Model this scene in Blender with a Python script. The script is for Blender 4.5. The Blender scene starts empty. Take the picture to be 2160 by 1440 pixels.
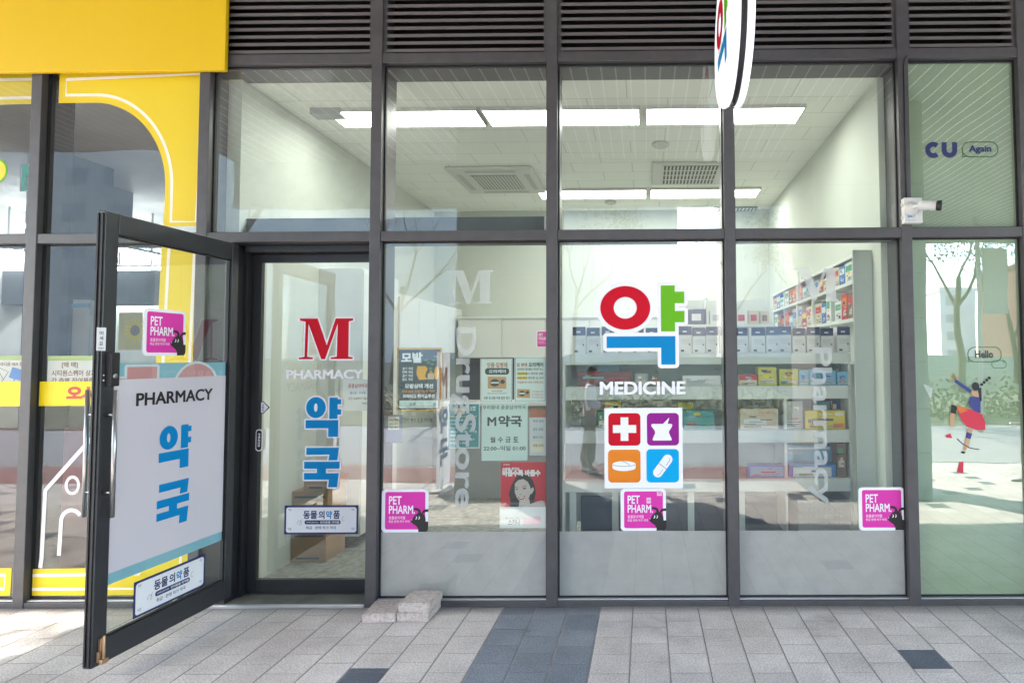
import bpy, bmesh, math, random
from mathutils import Vector, Matrix
random.seed(7)
C = bpy.context.scene.collection
SC = bpy.context.scene

# ------------------------------------------------------------------ camera
F, W, H = 1310.0, 2160.0, 1440.0
PITCH, YAW, ROLL, CX, CY = 0.04363, 0.00762, -0.00581, 1353.27, 697.78
CAM = Vector((0.0, -3.97, 1.54))
fw = Vector((-math.sin(YAW) * math.cos(PITCH), math.cos(YAW) * math.cos(PITCH), math.sin(PITCH)))
r0 = Vector((math.cos(YAW), math.sin(YAW), 0)); u0 = r0.cross(fw)
rt = math.cos(ROLL) * r0 + math.sin(ROLL) * u0
up = -math.sin(ROLL) * r0 + math.cos(ROLL) * u0
cd = bpy.data.cameras.new('camera'); cam = bpy.data.objects.new('camera', cd); C.objects.link(cam)
cd.sensor_fit = 'HORIZONTAL'; cd.sensor_width = 36; cd.lens = F / W * 36
cd.shift_x = (W / 2 - CX) / W; cd.shift_y = (CY - H / 2) / W
cd.clip_start = 0.05; cd.clip_end = 2000
m = Matrix((rt, up, -fw)).transposed().to_4x4(); m.translation = CAM
cam.matrix_world = m
SC.camera = cam

# ------------------------------------------------------------------ world, sun, exposure
SUN_EL, SUN_AZ = math.radians(35), math.radians(33)       # sun behind the viewer, to the left
EXPO = 3.68
K = 2 ** EXPO
w = bpy.data.worlds.new("World"); SC.world = w; w.use_nodes = True
nt = w.node_tree; bg = nt.nodes['Background']
sky = nt.nodes.new('ShaderNodeTexSky'); sky.sky_type = 'NISHITA'; sky.sun_disc = False
sky.sun_elevation = SUN_EL; sky.sun_rotation = math.pi + SUN_AZ
nt.links.new(sky.outputs[0], bg.inputs[0]); bg.inputs[1].default_value = 0.15
sl = bpy.data.lights.new('sun', 'SUN'); sl.energy = 2.0; sl.angle = math.radians(0.5); sl.color = (1, 0.93, 0.84)
so = bpy.data.objects.new('sun', sl); C.objects.link(so)
sdir = Vector((math.sin(SUN_AZ) * math.cos(SUN_EL), math.cos(SUN_AZ) * math.cos(SUN_EL), -math.sin(SUN_EL)))
so.rotation_euler = sdir.to_track_quat('-Z', 'Y').to_euler(); so.location = (-8, -12, 12)
vs = SC.view_settings; SC.display_settings.display_device = 'sRGB'
vs.view_transform = 'Standard'; vs.look = 'None'; vs.gamma = 1; vs.use_curve_mapping = False; vs.exposure = EXPO
SC.render.engine = 'CYCLES'
cy = SC.cycles; cy.use_denoising = True; cy.max_bounces = 10; cy.diffuse_bounces = 5; cy.glossy_bounces = 4
cy.transparent_max_bounces = 16; cy.sample_clamp_indirect = 6; cy.caustics_reflective = False; cy.caustics_refractive = False

# ------------------------------------------------------------------ pixel rays -> real places
def ray(px, py): return rt * ((px - CX) / F) + up * ((CY - py) / F) + fw
def at(px, py, y=0.0):
    d = ray(px, py); t = (y - CAM.y) / d.y; p = CAM + d * t; return p
def onz(px, py, z=0.0):
    d = ray(px, py); t = (z - CAM.z) / d.z; return CAM + d * t

# ------------------------------------------------------------------ materials
MATS = {}
def mat(name, col, rough=0.5, spec=0.4, var=0.0, scale=6.0, bump=0.0, bscale=60.0, metal=0.0, emit=0.0, coat=0.0):
    if name in MATS: return MATS[name]
    m = bpy.data.materials.new(name); m.use_nodes = True; MATS[name] = m
    n = m.node_tree.nodes; l = m.node_tree.links; b = n['Principled BSDF']
    b.inputs['Base Color'].default_value = (*col, 1); b.inputs['Roughness'].default_value = rough
    b.inputs['Specular IOR Level'].default_value = spec; b.inputs['Metallic'].default_value = metal
    if coat: b.inputs['Coat Weight'].default_value = coat
    if emit:
        b.inputs['Emission Color'].default_value = (*col, 1); b.inputs['Emission Strength'].default_value = emit
    if var or bump:
        g = n.new('ShaderNodeNewGeometry')
        if var:
            t = n.new('ShaderNodeTexNoise'); t.inputs['Scale'].default_value = scale; t.inputs['Detail'].default_value = 6
            l.new(g.outputs['Position'], t.inputs['Vector'])
            mr = n.new('ShaderNodeMapRange'); mr.inputs[1].default_value = 0.25; mr.inputs[2].default_value = 0.75
            mr.inputs[3].default_value = 1 - var; mr.inputs[4].default_value = 1 + var
            l.new(t.outputs['Fac'], mr.inputs[0])
            v = n.new('ShaderNodeVectorMath'); v.operation = 'SCALE'; v.inputs[0].default_value = col
            l.new(mr.outputs[0], v.inputs['Scale']); l.new(v.outputs[0], b.inputs['Base Color'])
            mr2 = n.new('ShaderNodeMapRange'); mr2.inputs[3].default_value = max(0.02, rough - 0.12); mr2.inputs[4].default_value = min(1, rough + 0.12)
            l.new(t.outputs['Fac'], mr2.inputs[0]); l.new(mr2.outputs[0], b.inputs['Roughness'])
        if bump:
            t2 = n.new('ShaderNodeTexNoise'); t2.inputs['Scale'].default_value = bscale; t2.inputs['Detail'].default_value = 4
            l.new(g.outputs['Position'], t2.inputs['Vector'])
            bp = n.new('ShaderNodeBump'); bp.inputs['Strength'].default_value = bump; bp.inputs['Distance'].default_value = 0.01
            l.new(t2.outputs['Fac'], bp.inputs['Height']); l.new(bp.outputs[0], b.inputs['Normal'])
    return m

def glass(name, tint, f0=0.11, dirt=0.0, dscale=3.0):
    m = bpy.data.materials.new(name); m.use_nodes = True; MATS[name] = m
    n = m.node_tree.nodes; l = m.node_tree.links; n.clear()
    out = n.new('ShaderNodeOutputMaterial'); tr = n.new('ShaderNodeBsdfTransparent'); tr.inputs[0].default_value = (*tint, 1)
    gl = n.new('ShaderNodeBsdfGlossy'); gl.inputs['Roughness'].default_value = 0.0; gl.inputs[0].default_value = (0.97, 1, 0.98, 1)
    lw = n.new('ShaderNodeLayerWeight'); lw.inputs[0].default_value = 0.5
    pw = n.new('ShaderNodeMath'); pw.operation = 'POWER'; pw.inputs[1].default_value = 5
    l.new(lw.outputs['Facing'], pw.inputs[0])
    ml = n.new('ShaderNodeMath'); ml.operation = 'MULTIPLY_ADD'; ml.inputs[1].default_value = 1 - f0; ml.inputs[2].default_value = f0
    l.new(pw.outputs[0], ml.inputs[0])
    # very slight waviness of the float glass
    g = n.new('ShaderNodeNewGeometry')
    tn = n.new('ShaderNodeTexNoise'); tn.inputs['Scale'].default_value = 1.6; tn.inputs['Detail'].default_value = 1
    l.new(g.outputs['Position'], tn.inputs['Vector'])
    bp = n.new('ShaderNodeBump'); bp.inputs['Strength'].default_value = 0.05; bp.inputs['Distance'].default_value = 0.03
    l.new(tn.outputs['Fac'], bp.inputs['Height']); l.new(bp.outputs[0], gl.inputs['Normal'])
    mx = n.new('ShaderNodeMixShader'); l.new(ml.outputs[0], mx.inputs[0]); l.new(tr.outputs[0], mx.inputs[1]); l.new(gl.outputs[0], mx.inputs[2])
    last = mx
    # dust film: thin diffuse veil, stronger in smudges
    df = n.new('ShaderNodeBsdfDiffuse'); df.inputs[0].default_value = (0.62, 0.62, 0.6, 1)
    t2 = n.new('ShaderNodeTexNoise'); t2.inputs['Scale'].default_value = dscale; t2.inputs['Detail'].default_value = 7; t2.inputs['Roughness'].default_value = 0.7
    l.new(g.outputs['Position'], t2.inputs['Vector'])
    mr = n.new('ShaderNodeMapRange'); mr.inputs[1].default_value = 0.42; mr.inputs[2].default_value = 0.75; mr.inputs[3].default_value = 0.012; mr.inputs[4].default_value = 0.03 + dirt
    l.new(t2.outputs['Fac'], mr.inputs[0])
    m2 = n.new('ShaderNodeMixShader'); l.new(mr.outputs[0], m2.inputs[0]); l.new(mx.outputs[0], m2.inputs[1]); l.new(df.outputs[0], m2.inputs[2])
    l.new(m2.outputs[0], out.inputs[0])
    return m

def veil(name, col, opac, rough=0.6):
    """translucent vinyl film or frosted lettering"""
    m = bpy.data.materials.new(name); m.use_nodes = True; MATS[name] = m
    n = m.node_tree.nodes; l = m.node_tree.links; b = n['Principled BSDF']; o = n['Material Output']
    b.inputs['Base Color'].default_value = (*col, 1); b.inputs['Roughness'].default_value = rough
    tr = n.new('ShaderNodeBsdfTransparent'); mx = n.new('ShaderNodeMixShader'); mx.inputs[0].default_value = opac
    l.new(tr.outputs[0], mx.inputs[1]); l.new(b.outputs[0], mx.inputs[2]); l.new(mx.outputs[0], o.inputs[0])
    return m

BRONZE = mat('bronze_aluminium', (0.066, 0.061, 0.063), 0.42, 0.5, 0.14, 14, 0.04, 400)
BRONZE_IN = mat('bronze_aluminium_louvre', (0.125, 0.11, 0.108), 0.5, 0.4, 0.12, 5)
SEAL = mat('rubber_seal', (0.012, 0.012, 0.013), 0.6)
SILVER = mat('silver_aluminium', (0.5, 0.5, 0.5), 0.35, 0.5, metal=0.6)
BLACKF = mat('black_door_aluminium', (0.018, 0.018, 0.02), 0.38, 0.45, 0.1, 12)
DOORF = mat('dark_door_aluminium', (0.03, 0.031, 0.034), 0.35, 0.5, 0.08, 12)
STEEL = mat('brushed_steel', (0.4, 0.4, 0.4), 0.3, metal=1.0)
BRASS = mat('worn_brass', (0.5, 0.33, 0.2), 0.4, metal=0.8)
GLASS = glass('window_glass', (0.905, 0.945, 0.88), 0.115)
GLASSD = glass('dusty_window_glass', (0.89, 0.945, 0.875), 0.12, 0.18, 2.2)
GLASSL = glass('leaf_glass', (0.9, 0.95, 0.93), 0.09)
GLASSR = glass('right_shop_glass', (0.9, 0.95, 0.9), 0.24)
GLASSY = glass('shop_glass', (0.9, 0.93, 0.92), 0.085)
WALLW = mat('interior_white_wall', (0.56, 0.585, 0.535), 0.8, 0.2, 0.03, 1.5)
SHELFW = mat('shelf_white_board', (0.66, 0.69, 0.66), 0.5, 0.3, 0.03, 3)
CABW = mat('cabinet_white_laminate', (0.66, 0.67, 0.65), 0.45, 0.4, 0.02, 2)
GREYW = mat('grey_board', (0.36, 0.37, 0.38), 0.6)
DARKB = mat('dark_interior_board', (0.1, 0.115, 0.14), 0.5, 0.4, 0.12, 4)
YEL = mat('yellow_sign_panel', (0.70, 0.455, 0.002), 0.45, 0.4, 0.02, 2)
YELF = mat('yellow_window_film', (0.72, 0.53, 0.012), 0.4, 0.4)
WHT = mat('white_vinyl', (0.8, 0.79, 0.82), 0.5, 0.15)
WPAPER = mat('white_paper', (0.76, 0.76, 0.78), 0.7)
GPAPER = mat('pale_green_paper', (0.6, 0.7, 0.68), 0.7)
RED = mat('red_vinyl', (0.52, 0.004, 0.018), 0.5, 0.15)
GREEN = mat('green_vinyl', (0.13, 0.42, 0.015), 0.5, 0.15)
BLUE = mat('blue_vinyl', (0.001, 0.215, 0.5), 0.5, 0.15)
PURP = mat('purple_vinyl', (0.27, 0.015, 0.24), 0.5, 0.15)
ORNG = mat('orange_vinyl', (0.72, 0.21, 0.02), 0.5, 0.15)
CYAN = mat('cyan_vinyl', (0.0, 0.34, 0.68), 0.5, 0.15)
MAG = mat('magenta_vinyl', (0.66, 0.045, 0.36), 0.5, 0.15)
PINKL = mat('pale_pink_print', (0.8, 0.5, 0.62), 0.5)
BLK = mat('black_print', (0.018, 0.015, 0.016), 0.5)
INK = mat('dark_grey_ink', (0.06, 0.07, 0.075), 0.6)
NAVY = mat('navy_print', (0.02, 0.03, 0.11), 0.5)
GLET = veil('white_cut_lettering', (0.78, 0.79, 0.8), 0.85)
FROST = veil('frosted_lettering', (0.56, 0.58, 0.57), 0.5)
PINKF = veil('pink_film', (0.75, 0.4, 0.4), 0.75)

# ------------------------------------------------------------------ object helpers
def tag(o, label=None, cat=None, group=None, kind=None):
    if label: o['label'] = label
    if cat: o['category'] = cat
    if group: o['group'] = group
    if kind: o['kind'] = kind
    return o
def thing(name, label, cat, loc=(0, 0, 0), group=None):
    o = bpy.data.objects.new(name, None); C.objects.link(o); o.location = loc; o.empty_display_size = 0.1
    return tag(o, label, cat, group)

class MB:
    def __init__(s): s.v = []; s.f = []; s.mi = []; s.mats = []; s.sm = []
    def m(s, mt):
        if mt not in s.mats: s.mats.append(mt)
        return s.mats.index(mt)
    def add(s, vs, fs, mt, smooth=False):
        b = len(s.v); i = s.m(mt); s.v += [tuple(v) for v in vs]
        for f in fs: s.f.append([b + k for k in f]); s.mi.append(i); s.sm.append(smooth)
        return s
    def box(s, x0, x1, y0, y1, z0, z1, mt):
        return s.add([(x, y, z) for x in (x0, x1) for y in (y0, y1) for z in (z0, z1)],
                     [(0, 1, 3, 2), (4, 6, 7, 5), (0, 4, 5, 1), (2, 3, 7, 6), (0, 2, 6, 4), (1, 5, 7, 3)], mt)
    def quad(s, a, b, c, d, mt): return s.add([a, b, c, d], [(0, 1, 2, 3)], mt)
    def obox(s, o, ax, ay, az, mt):
        """box from corner o along three vectors"""
        o, ax, ay, az = map(Vector, (o, ax, ay, az))
        vs = [o + ax * i + ay * j + az * k for i in (0, 1) for j in (0, 1) for k in (0, 1)]
        return s.add(vs, [(0, 1, 3, 2), (4, 6, 7, 5), (0, 4, 5, 1), (2, 3, 7, 6), (0, 2, 6, 4), (1, 5, 7, 3)], mt)
    def tube(s, pts, rads, mt, n=10, caps=True):
        pts = [Vector(p) for p in pts]; rads = rads if hasattr(rads, '__len__') else [rads] * len(pts)
        vs, fs = [], []
        for i, p in enumerate(pts):
            d = (pts[min(i + 1, len(pts) - 1)] - pts[max(i - 1, 0)]).normalized()
            a = d.orthogonal().normalized() if i == 0 else (pa - d * pa.dot(d)).normalized()
            pa = a; b = d.cross(a)
            for k in range(n):
                t = 2 * math.pi * k / n; vs.append(p + (a * math.cos(t) + b * math.sin(t)) * rads[i])
        for i in range(len(pts) - 1):
            for k in range(n):
                fs.append((i * n + k, i * n + (k + 1) % n, (i + 1) * n + (k + 1) % n, (i + 1) * n + k))
        if caps: fs.append(tuple(range(n))[::-1]); fs.append(tuple((len(pts) - 1) * n + k for k in range(n)))
        return s.add(vs, fs, mt, True)
    def lathe(s, c, axis, prof, mt, n=24):
        """prof: (distance along axis, radius)"""
        c = Vector(c); ax = Vector(axis).normalized(); a = ax.orthogonal().normalized(); b = ax.cross(a); vs = []; fs = []
        for d, r in prof:
            for k in range(n):
                t = 2 * math.pi * k / n; vs.append(c + ax * d + (a * math.cos(t) + b * math.sin(t)) * r)
        for i in range(len(prof) - 1):
            for k in range(n): fs.append((i * n + k, i * n + (k + 1) % n, (i + 1) * n + (k + 1) % n, (i + 1) * n + k))
        fs.append(tuple(range(n))[::-1]); fs.append(tuple((len(prof) - 1) * n + k for k in range(n)))
        return s.add(vs, fs, mt, True)
    def build(s, name, parent=None, bevel=0.0, seg=2):
        me = bpy.data.meshes.new(name)
        off = Vector((0, 0, 0)); p = parent
        while p is not None: off += p.location; p = p.parent
        me.from_pydata([Vector(v) - off for v in s.v], [], s.f)
        for mt in s.mats: me.materials.append(mt)
        for pl, i, sm in zip(me.polygons, s.mi, s.sm): pl.material_index = i; pl.use_smooth = sm
        bm = bmesh.new(); bm.from_mesh(me); bmesh.ops.recalc_face_normals(bm, faces=bm.faces[:]); bm.to_mesh(me); bm.free()
        o = bpy.data.objects.new(name, me); C.objects.link(o)
        if parent is not None: o.parent = parent
        if bevel:
            b = o.modifiers.new('bevel', 'BEVEL'); b.width = bevel; b.segments = seg; b.limit_method = 'ANGLE'; b.harden_normals = False
        return o
def struct(name, mb, bevel=0): return tag(mb.build(name, None, bevel), kind='structure')
def solo(name, mb, label, cat, loc, group=None, bevel=0.0):
    """a thing that is one mesh, with its origin at loc"""
    o = mb.build(name, None, bevel); o.data.transform(Matrix.Translation(-Vector(loc))); o.location = loc
    return tag(o, label, cat, group)

ORD = ['first', 'second', 'third', 'fourth', 'fifth', 'sixth', 'seventh', 'eighth', 'ninth', 'tenth', 'eleventh', 'twelfth',
       'thirteenth', 'fourteenth', 'fifteenth', 'sixteenth', 'seventeenth', 'eighteenth', 'nineteenth', 'twentieth']

# ------------------------------------------------------------------ flat print helpers
class Plane:
    def __init__(s, O, U, N): s.O, s.U, s.N = Vector(O), Vector(U).normalized(), Vector(N).normalized()
    def uv(s, px, py):
        d = ray(px, py); t = (s.O - CAM).dot(s.N) / d.dot(s.N); p = CAM + d * t - s.O
        return p.dot(s.U), p.z
    def P(s, u, v, layer=0.0): return s.O + s.U * u + Vector((0, 0, v)) + s.N * layer
class Rect:
    """maps design coordinates (x right, y down) to a rectangle on a plane"""
    def __init__(s, plane, box, design=None):
        if len(box) == 4 and not hasattr(box[0], '__len__'):
            x0, y0, x1, y1 = box; q = [(x0, y0), (x1, y0), (x1, y1), (x0, y1)]; d = design or (x0, y0, x1, y1)
        else: q = box; d = design
        p = [plane.uv(*c) for c in q]
        s.u0 = (p[0][0] + p[3][0]) / 2; s.u1 = (p[1][0] + p[2][0]) / 2
        s.v0 = (p[0][1] + p[1][1]) / 2; s.v1 = (p[2][1] + p[3][1]) / 2
        s.d = d; s.pl = plane
    def M(s, x, y, layer):
        a = (x - s.d[0]) / (s.d[2] - s.d[0]); b = (y - s.d[1]) / (s.d[3] - s.d[1])
        return s.pl.P(s.u0 + (s.u1 - s.u0) * a, s.v0 + (s.v1 - s.v0) * b, layer)
    def base(s): return s.pl.P((s.u0 + s.u1) / 2, min(s.v0, s.v1), 0)
def rrect(x0, y0, x1, y1, r, n=6):
    o = []
    for cx, cyy, a0 in ((x1 - r, y0 + r, -90), (x1 - r, y1 - r, 0), (x0 + r, y1 - r, 90), (x0 + r, y0 + r, 180)):
        for k in range(n + 1):
            a = math.radians(a0 + 90 * k / n); o.append((cx + r * math.cos(a), cyy + r * math.sin(a)))
    return o
def ell(cx, cyy, rx, ry=None, n=40, a0=0, a1=360):
    ry = rx if ry is None else ry; full = abs(a1 - a0) >= 360; k = n if full else n + 1
    return [(cx + rx * math.cos(math.radians(a0 + (a1 - a0) * i / n)), cyy + ry * math.sin(math.radians(a0 + (a1 - a0) * i / n))) for i in range(k)]
def grow(pts, d, n=5):
    """round offset of a polygon"""
    A = sum(pts[i][0] * pts[(i + 1) % len(pts)][1] - pts[(i + 1) % len(pts)][0] * pts[i][1] for i in range(len(pts)))
    if A < 0: pts = pts[::-1]
    out = []; N = len(pts)
    for i in range(N):
        p, q, r = Vector(pts[i - 1]), Vector(pts[i]), Vector(pts[(i + 1) % N])
        e1 = (q - p).normalized(); e2 = (r - q).normalized(); n1 = Vector((e1.y, -e1.x)); n2 = Vector((e2.y, -e2.x))
        cr = e1.x * e2.y - e1.y * e2.x
        if cr > 1e-6:
            a1 = math.atan2(n1.y, n1.x); a2 = math.atan2(n2.y, n2.x)
            while a2 < a1: a2 += 2 * math.pi
            k = max(1, int(n * (a2 - a1) / (math.pi / 2)))
            for j in range(k + 1):
                a = a1 + (a2 - a1) * j / k; out.append((q.x + d * math.cos(a), q.y + d * math.sin(a)))
        else:
            b = (n1 + n2); L = b.length
            b = b / L * (d / max(0.3, L / 2)) if L > 1e-6 else n1 * d
            out.append((q.x + b.x, q.y + b.y))
    return out
def stroke(pts, wd, closed=False):
    """list of quads polygons following a line; returned as contours"""
    out = []; N = len(pts)
    P = [Vector(p) for p in pts]; L, Rr = [], []
    for i in range(N):
        a = P[(i - 1) % N] if (closed or i > 0) else P[i]; b = P[(i + 1) % N] if (closed or i < N - 1) else P[i]
        t = (b - a).normalized(); nn = Vector((t.y, -t.x)) * wd / 2; L.append(P[i] + nn); Rr.append(P[i] - nn)
    for i in range(N if closed else N - 1):
        j = (i + 1) % N; out.append([tuple(L[i]), tuple(L[j]), tuple(Rr[j]), tuple(Rr[i])])
    return out
_tc = bpy.data.curves.new('lettering_source', 'FONT'); _to = bpy.data.objects.new('lettering_source', _tc)
_ts = bpy.data.scenes.new('lettering'); _ts.collection.objects.link(_to); _tv = _ts.view_layers[0]
_cache = {}
def glyphs(body, bold):
    key = (body, bold)
    if key not in _cache:
        _tc.body = body; _tc.offset = bold; _tc.resolution_u = 4
        _tv.update(); dg = _tv.depsgraph; me = bpy.data.meshes.new_from_object(_to.evaluated_get(dg))
        _cache[key] = ([(v.co.x, v.co.y) for v in me.vertices], [tuple(p.vertices) for p in me.polygons]); bpy.data.meshes.remove(me)
    return _cache[key]
class Print(MB):
    """a mesh printed on a Rect"""
    def __init__(s, rect): MB.__init__(s); s.r = rect
    def poly(s, pts, mt, layer=0.001):
        return s.add([s.r.M(x, y, layer) for x, y in pts], [tuple(range(len(pts)))], mt)
    def ring(s, outer, inner, mt, layer=0.001):
        n = len(outer); vs = [s.r.M(x, y, layer) for x, y in list(outer) + list(inner)]
        return s.add(vs, [(i, (i + 1) % n, n + (i + 1) % n, n + i) for i in range(n)], mt)
    def line(s, pts, wd, mt, layer=0.001, closed=False):
        for k in stroke(pts, wd, closed): s.poly(k, mt, layer)
        return s
    def text(s, body, box, mt, layer=0.001, bold=0.0, rot=0):
        spiky = bold > 0 and any(ch in 'MNAWVKXRY' for ch in body)
        vs, fs = glyphs(body, 0.0 if spiky else bold)
        if not vs: return s
        if spiky:                                         # thicken by overprinting, outline offset breaks sharp letters
            v0, f0, k = list(vs), list(fs), 0
            for dx, dy in ((-1, 0), (1, 0), (0, .7), (0, -.7), (-.8, .6), (.8, .6), (-.8, -.6), (.8, -.6)):
                f_off = len(vs); vs = vs + [(x + dx * bold, y + dy * bold) for x, y in v0]; fs = fs + [tuple(i + f_off for i in f) for f in f0]
            n0 = len(v0)
        xs = [v[0] for v in vs]; ys = [v[1] for v in vs]; a0, a1, b0, b1 = min(xs), max(xs), min(ys), max(ys)
        x0, y0, x1, y1 = box; q = []
        for x, y in vs:
            a = (x - a0) / (a1 - a0 or 1); b = 1 - (y - b0) / (b1 - b0 or 1)
            if rot: a, b = 1 - b, a                      # reads downwards
            q.append(s.r.M(x0 + (x1 - x0) * a, y0 + (y1 - y0) * b, layer + (0.00006 * (len(q) // n0) if spiky else 0)))
        return s.add(q, fs, mt)
FAC = Plane((0, -0.0015, 0), (1, 0, 0), (0, -1, 0))         # outer face of the shopfront glass
INN = Plane((0, 0.008, 0), (1, 0, 0), (0, -1, 0))           # prints stuck to the inner face of the glass

# ================================================================== GROUND
def paver_mat():
    m = bpy.data.materials.new('granite_pavers'); m.use_nodes = True
    n = m.node_tree.nodes; l = m.node_tree.links; b = n['Principled BSDF']
    def M(op, a, bb=None, c=None):
        k = n.new('ShaderNodeMath'); k.operation = op
        for i, v in enumerate((a, bb, c)):
            if v is None: continue
            if isinstance(v, (int, float)): k.inputs[i].default_value = v
            else: l.new(v, k.inputs[i])
        return k.outputs[0]
    g = n.new('ShaderNodeNewGeometry'); sp = n.new('ShaderNodeSeparateXYZ'); l.new(g.outputs['Position'], sp.inputs[0])
    S = 0.2; x0 = onz(1063.4, 1281).x; yj = onz(1540, 1322).y
    u = M('DIVIDE', M('SUBTRACT', sp.outputs[0], x0), S); col = M('FLOOR', u); fu = M('FRACT', u)
    odd = M('MODULO', M('ABSOLUTE', col), 2.0)
    wn0 = n.new('ShaderNodeTexWhiteNoise'); wn0.noise_dimensions = '1D'; l.new(col, wn0.inputs['W'])
    v = M('ADD', M('DIVIDE', M('SUBTRACT', sp.outputs[1], yj), S), M('ADD', M('MULTIPLY', odd, 0.5), M('MULTIPLY', wn0.outputs[0], 0.12)))
    row = M('FLOOR', v); fv = M('FRACT', v)
    cmb = n.new('ShaderNodeCombineXYZ'); l.new(col, cmb.inputs[0]); l.new(row, cmb.inputs[1])
    wn = n.new('ShaderNodeTexWhiteNoise'); wn.noise_dimensions = '2D'; l.new(cmb.outputs[0], wn.inputs['Vector'])
    rnd = wn.outputs['Value']
    stripe = M('MULTIPLY', M('GREATER_THAN', col, -0.5), M('LESS_THAN', col, 2.5))
    # a few odd dark stones, two of them where the photograph shows them
    dark = M('GREATER_THAN', rnd, 0.965)
    def one(px, py):
        p = onz(px, py); c = math.floor((p.x - x0) / S); 
        e = M('LESS_THAN', M('ABSOLUTE', M('SUBTRACT', col, float(c))), 0.1)
        return M('MULTIPLY', e, M('LESS_THAN', M('ABSOLUTE', M('SUBTRACT', sp.outputs[1], p.y)), 0.1))
    d1 = one(1940, 1389); d2 = one(765, 1430)
    inframe = M('GREATER_THAN', sp.outputs[1], -1.0)
    dk = M('MAXIMUM', M('MULTIPLY', dark, M('SUBTRACT', 1.0, inframe)), M('MAXIMUM', d1, d2))
    ns = n.new('ShaderNodeTexNoise'); ns.inputs['Scale'].default_value = 110; ns.inputs['Detail'].default_value = 3; l.new(g.outputs['Position'], ns.inputs['Vector'])
    nb = n.new('ShaderNodeTexNoise'); nb.inputs['Scale'].default_value = 3.5; nb.inputs['Detail'].default_value = 8; nb.inputs['Roughness'].default_value = 0.65; l.new(g.outputs['Position'], nb.inputs['Vector'])
    def mix(f, a, c):
        k = n.new('ShaderNodeMix'); k.data_type = 'RGBA'
        if isinstance(f, (int, float)): k.inputs[0].default_value = f
        else: l.new(f, k.inputs[0])
        for s_, vv in ((6, a), (7, c)):
            if isinstance(vv, tuple): k.inputs[s_].default_value = (*vv, 1)
            else: l.new(vv, k.inputs[s_])
        return k.outputs[2]
    base = mix(rnd, (0.51, 0.465, 0.43), (0.61, 0.565, 0.53))
    base = mix(dk, base, (0.10, 0.115, 0.14))
    st = mix(rnd, (0.18, 0.2, 0.23), (0.225, 0.245, 0.275))
    base = mix(stripe, base, st)
    k1 = n.new('ShaderNodeMapRange'); k1.inputs[1].default_value = 0.3; k1.inputs[2].default_value = 0.7; k1.inputs[3].default_value = 0.68; k1.inputs[4].default_value = 1.28; l.new(ns.outputs['Fac'], k1.inputs[0])
    k2 = n.new('ShaderNodeMapRange'); k2.inputs[1].default_value = 0.3; k2.inputs[2].default_value = 0.7; k2.inputs[3].default_value = 0.8; k2.inputs[4].default_value = 1.12; l.new(nb.outputs['Fac'], k2.inputs[0])
    sc = n.new('ShaderNodeVectorMath'); sc.operation = 'SCALE'; l.new(base, sc.inputs[0]); l.new(M('MULTIPLY', k1.outputs[0], k2.outputs[0]), sc.inputs['Scale'])
    # gum spots and stains
    vo = n.new('ShaderNodeTexVoronoi'); vo.inputs['Scale'].default_value = 3.1; l.new(g.outputs['Position'], vo.inputs['Vector'])
    spot = M('MULTIPLY', M('LESS_THAN', vo.outputs['Distance'], M('MULTIPLY', vo.outputs['Color'], 0.075)), 0.55)
    n2 = n.new('ShaderNodeTexNoise'); n2.inputs['Scale'].default_value = 1.3; n2.inputs['Detail'].default_value = 9; n2.inputs['Roughness'].default_value = 0.72; l.new(g.outputs['Position'], n2.inputs['Vector'])
    stn = n.new('ShaderNodeMapRange'); stn.inputs[1].default_value = 0.55; stn.inputs[2].default_value = 0.75; stn.inputs[3].default_value = 0; stn.inputs[4].default_value = 0.45; l.new(n2.outputs['Fac'], stn.inputs[0])
    sil = n.new('ShaderNodeMapRange'); sil.inputs[1].default_value = -0.17; sil.inputs[2].default_value = -0.055; l.new(M('ADD', sp.outputs[1], M('MULTIPLY', M('SUBTRACT', nb.outputs['Fac'], 0.5), 0.16)), sil.inputs[0])
    grime = M('MULTIPLY', sil.outputs[0], 0.6)
    dirty = mix(M('MAXIMUM', grime, M('MAXIMUM', spot, stn.outputs[0])), sc.outputs[0], (0.13, 0.12, 0.11))
    # joints
    jn = n.new('ShaderNodeTexNoise'); jn.inputs['Scale'].default_value = 14; l.new(g.outputs['Position'], jn.inputs['Vector'])
    jw = M('MULTIPLY_ADD', jn.outputs['Fac'], 0.022, 0.006)
    du = M('MINIMUM', fu, M('SUBTRACT', 1.0, fu)); dv = M('MINIMUM', fv, M('SUBTRACT', 1.0, fv))
    ju = M('LESS_THAN', du, jw); jv = M('LESS_THAN', dv, M('MULTIPLY', jw, M('MULTIPLY_ADD', rnd, 0.55, 0.05)))
    jt = M('MAXIMUM', ju, jv)
    jc = mix(jn.outputs['Fac'], (0.05, 0.046, 0.044), (0.34, 0.32, 0.31))
    fin = mix(jt, dirty, jc); l.new(fin, b.inputs['Base Color'])
    b.inputs['Roughness'].default_value = 0.75; b.inputs['Specular IOR Level'].default_value = 0.35
    edge = n.new('ShaderNodeMapRange'); edge.inputs[1].default_value = 0.0; edge.inputs[2].default_value = 0.05; l.new(M('MINIMUM', du, M('MULTIPLY', dv, 1.6)), edge.inputs[0])
    hgt = M('ADD', edge.outputs[0], M('MULTIPLY', ns.outputs['Fac'], 0.25))
    hgt = M('ADD', hgt, M('MULTIPLY', rnd, 0.35))
    bp = n.new('ShaderNodeBump'); bp.inputs['Strength'].default_value = 0.6; bp.inputs['Distance'].default_value = 0.006
    l.new(hgt, bp.inputs['Height']); l.new(bp.outputs[0], b.inputs['Normal'])
    return m
PAV = paver_mat()
LOW = -0.34
pv = MB(); pv.box(-14, 14, -2.72, 0.13, -0.17, 0, PAV); struct('pavement', pv)
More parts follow.
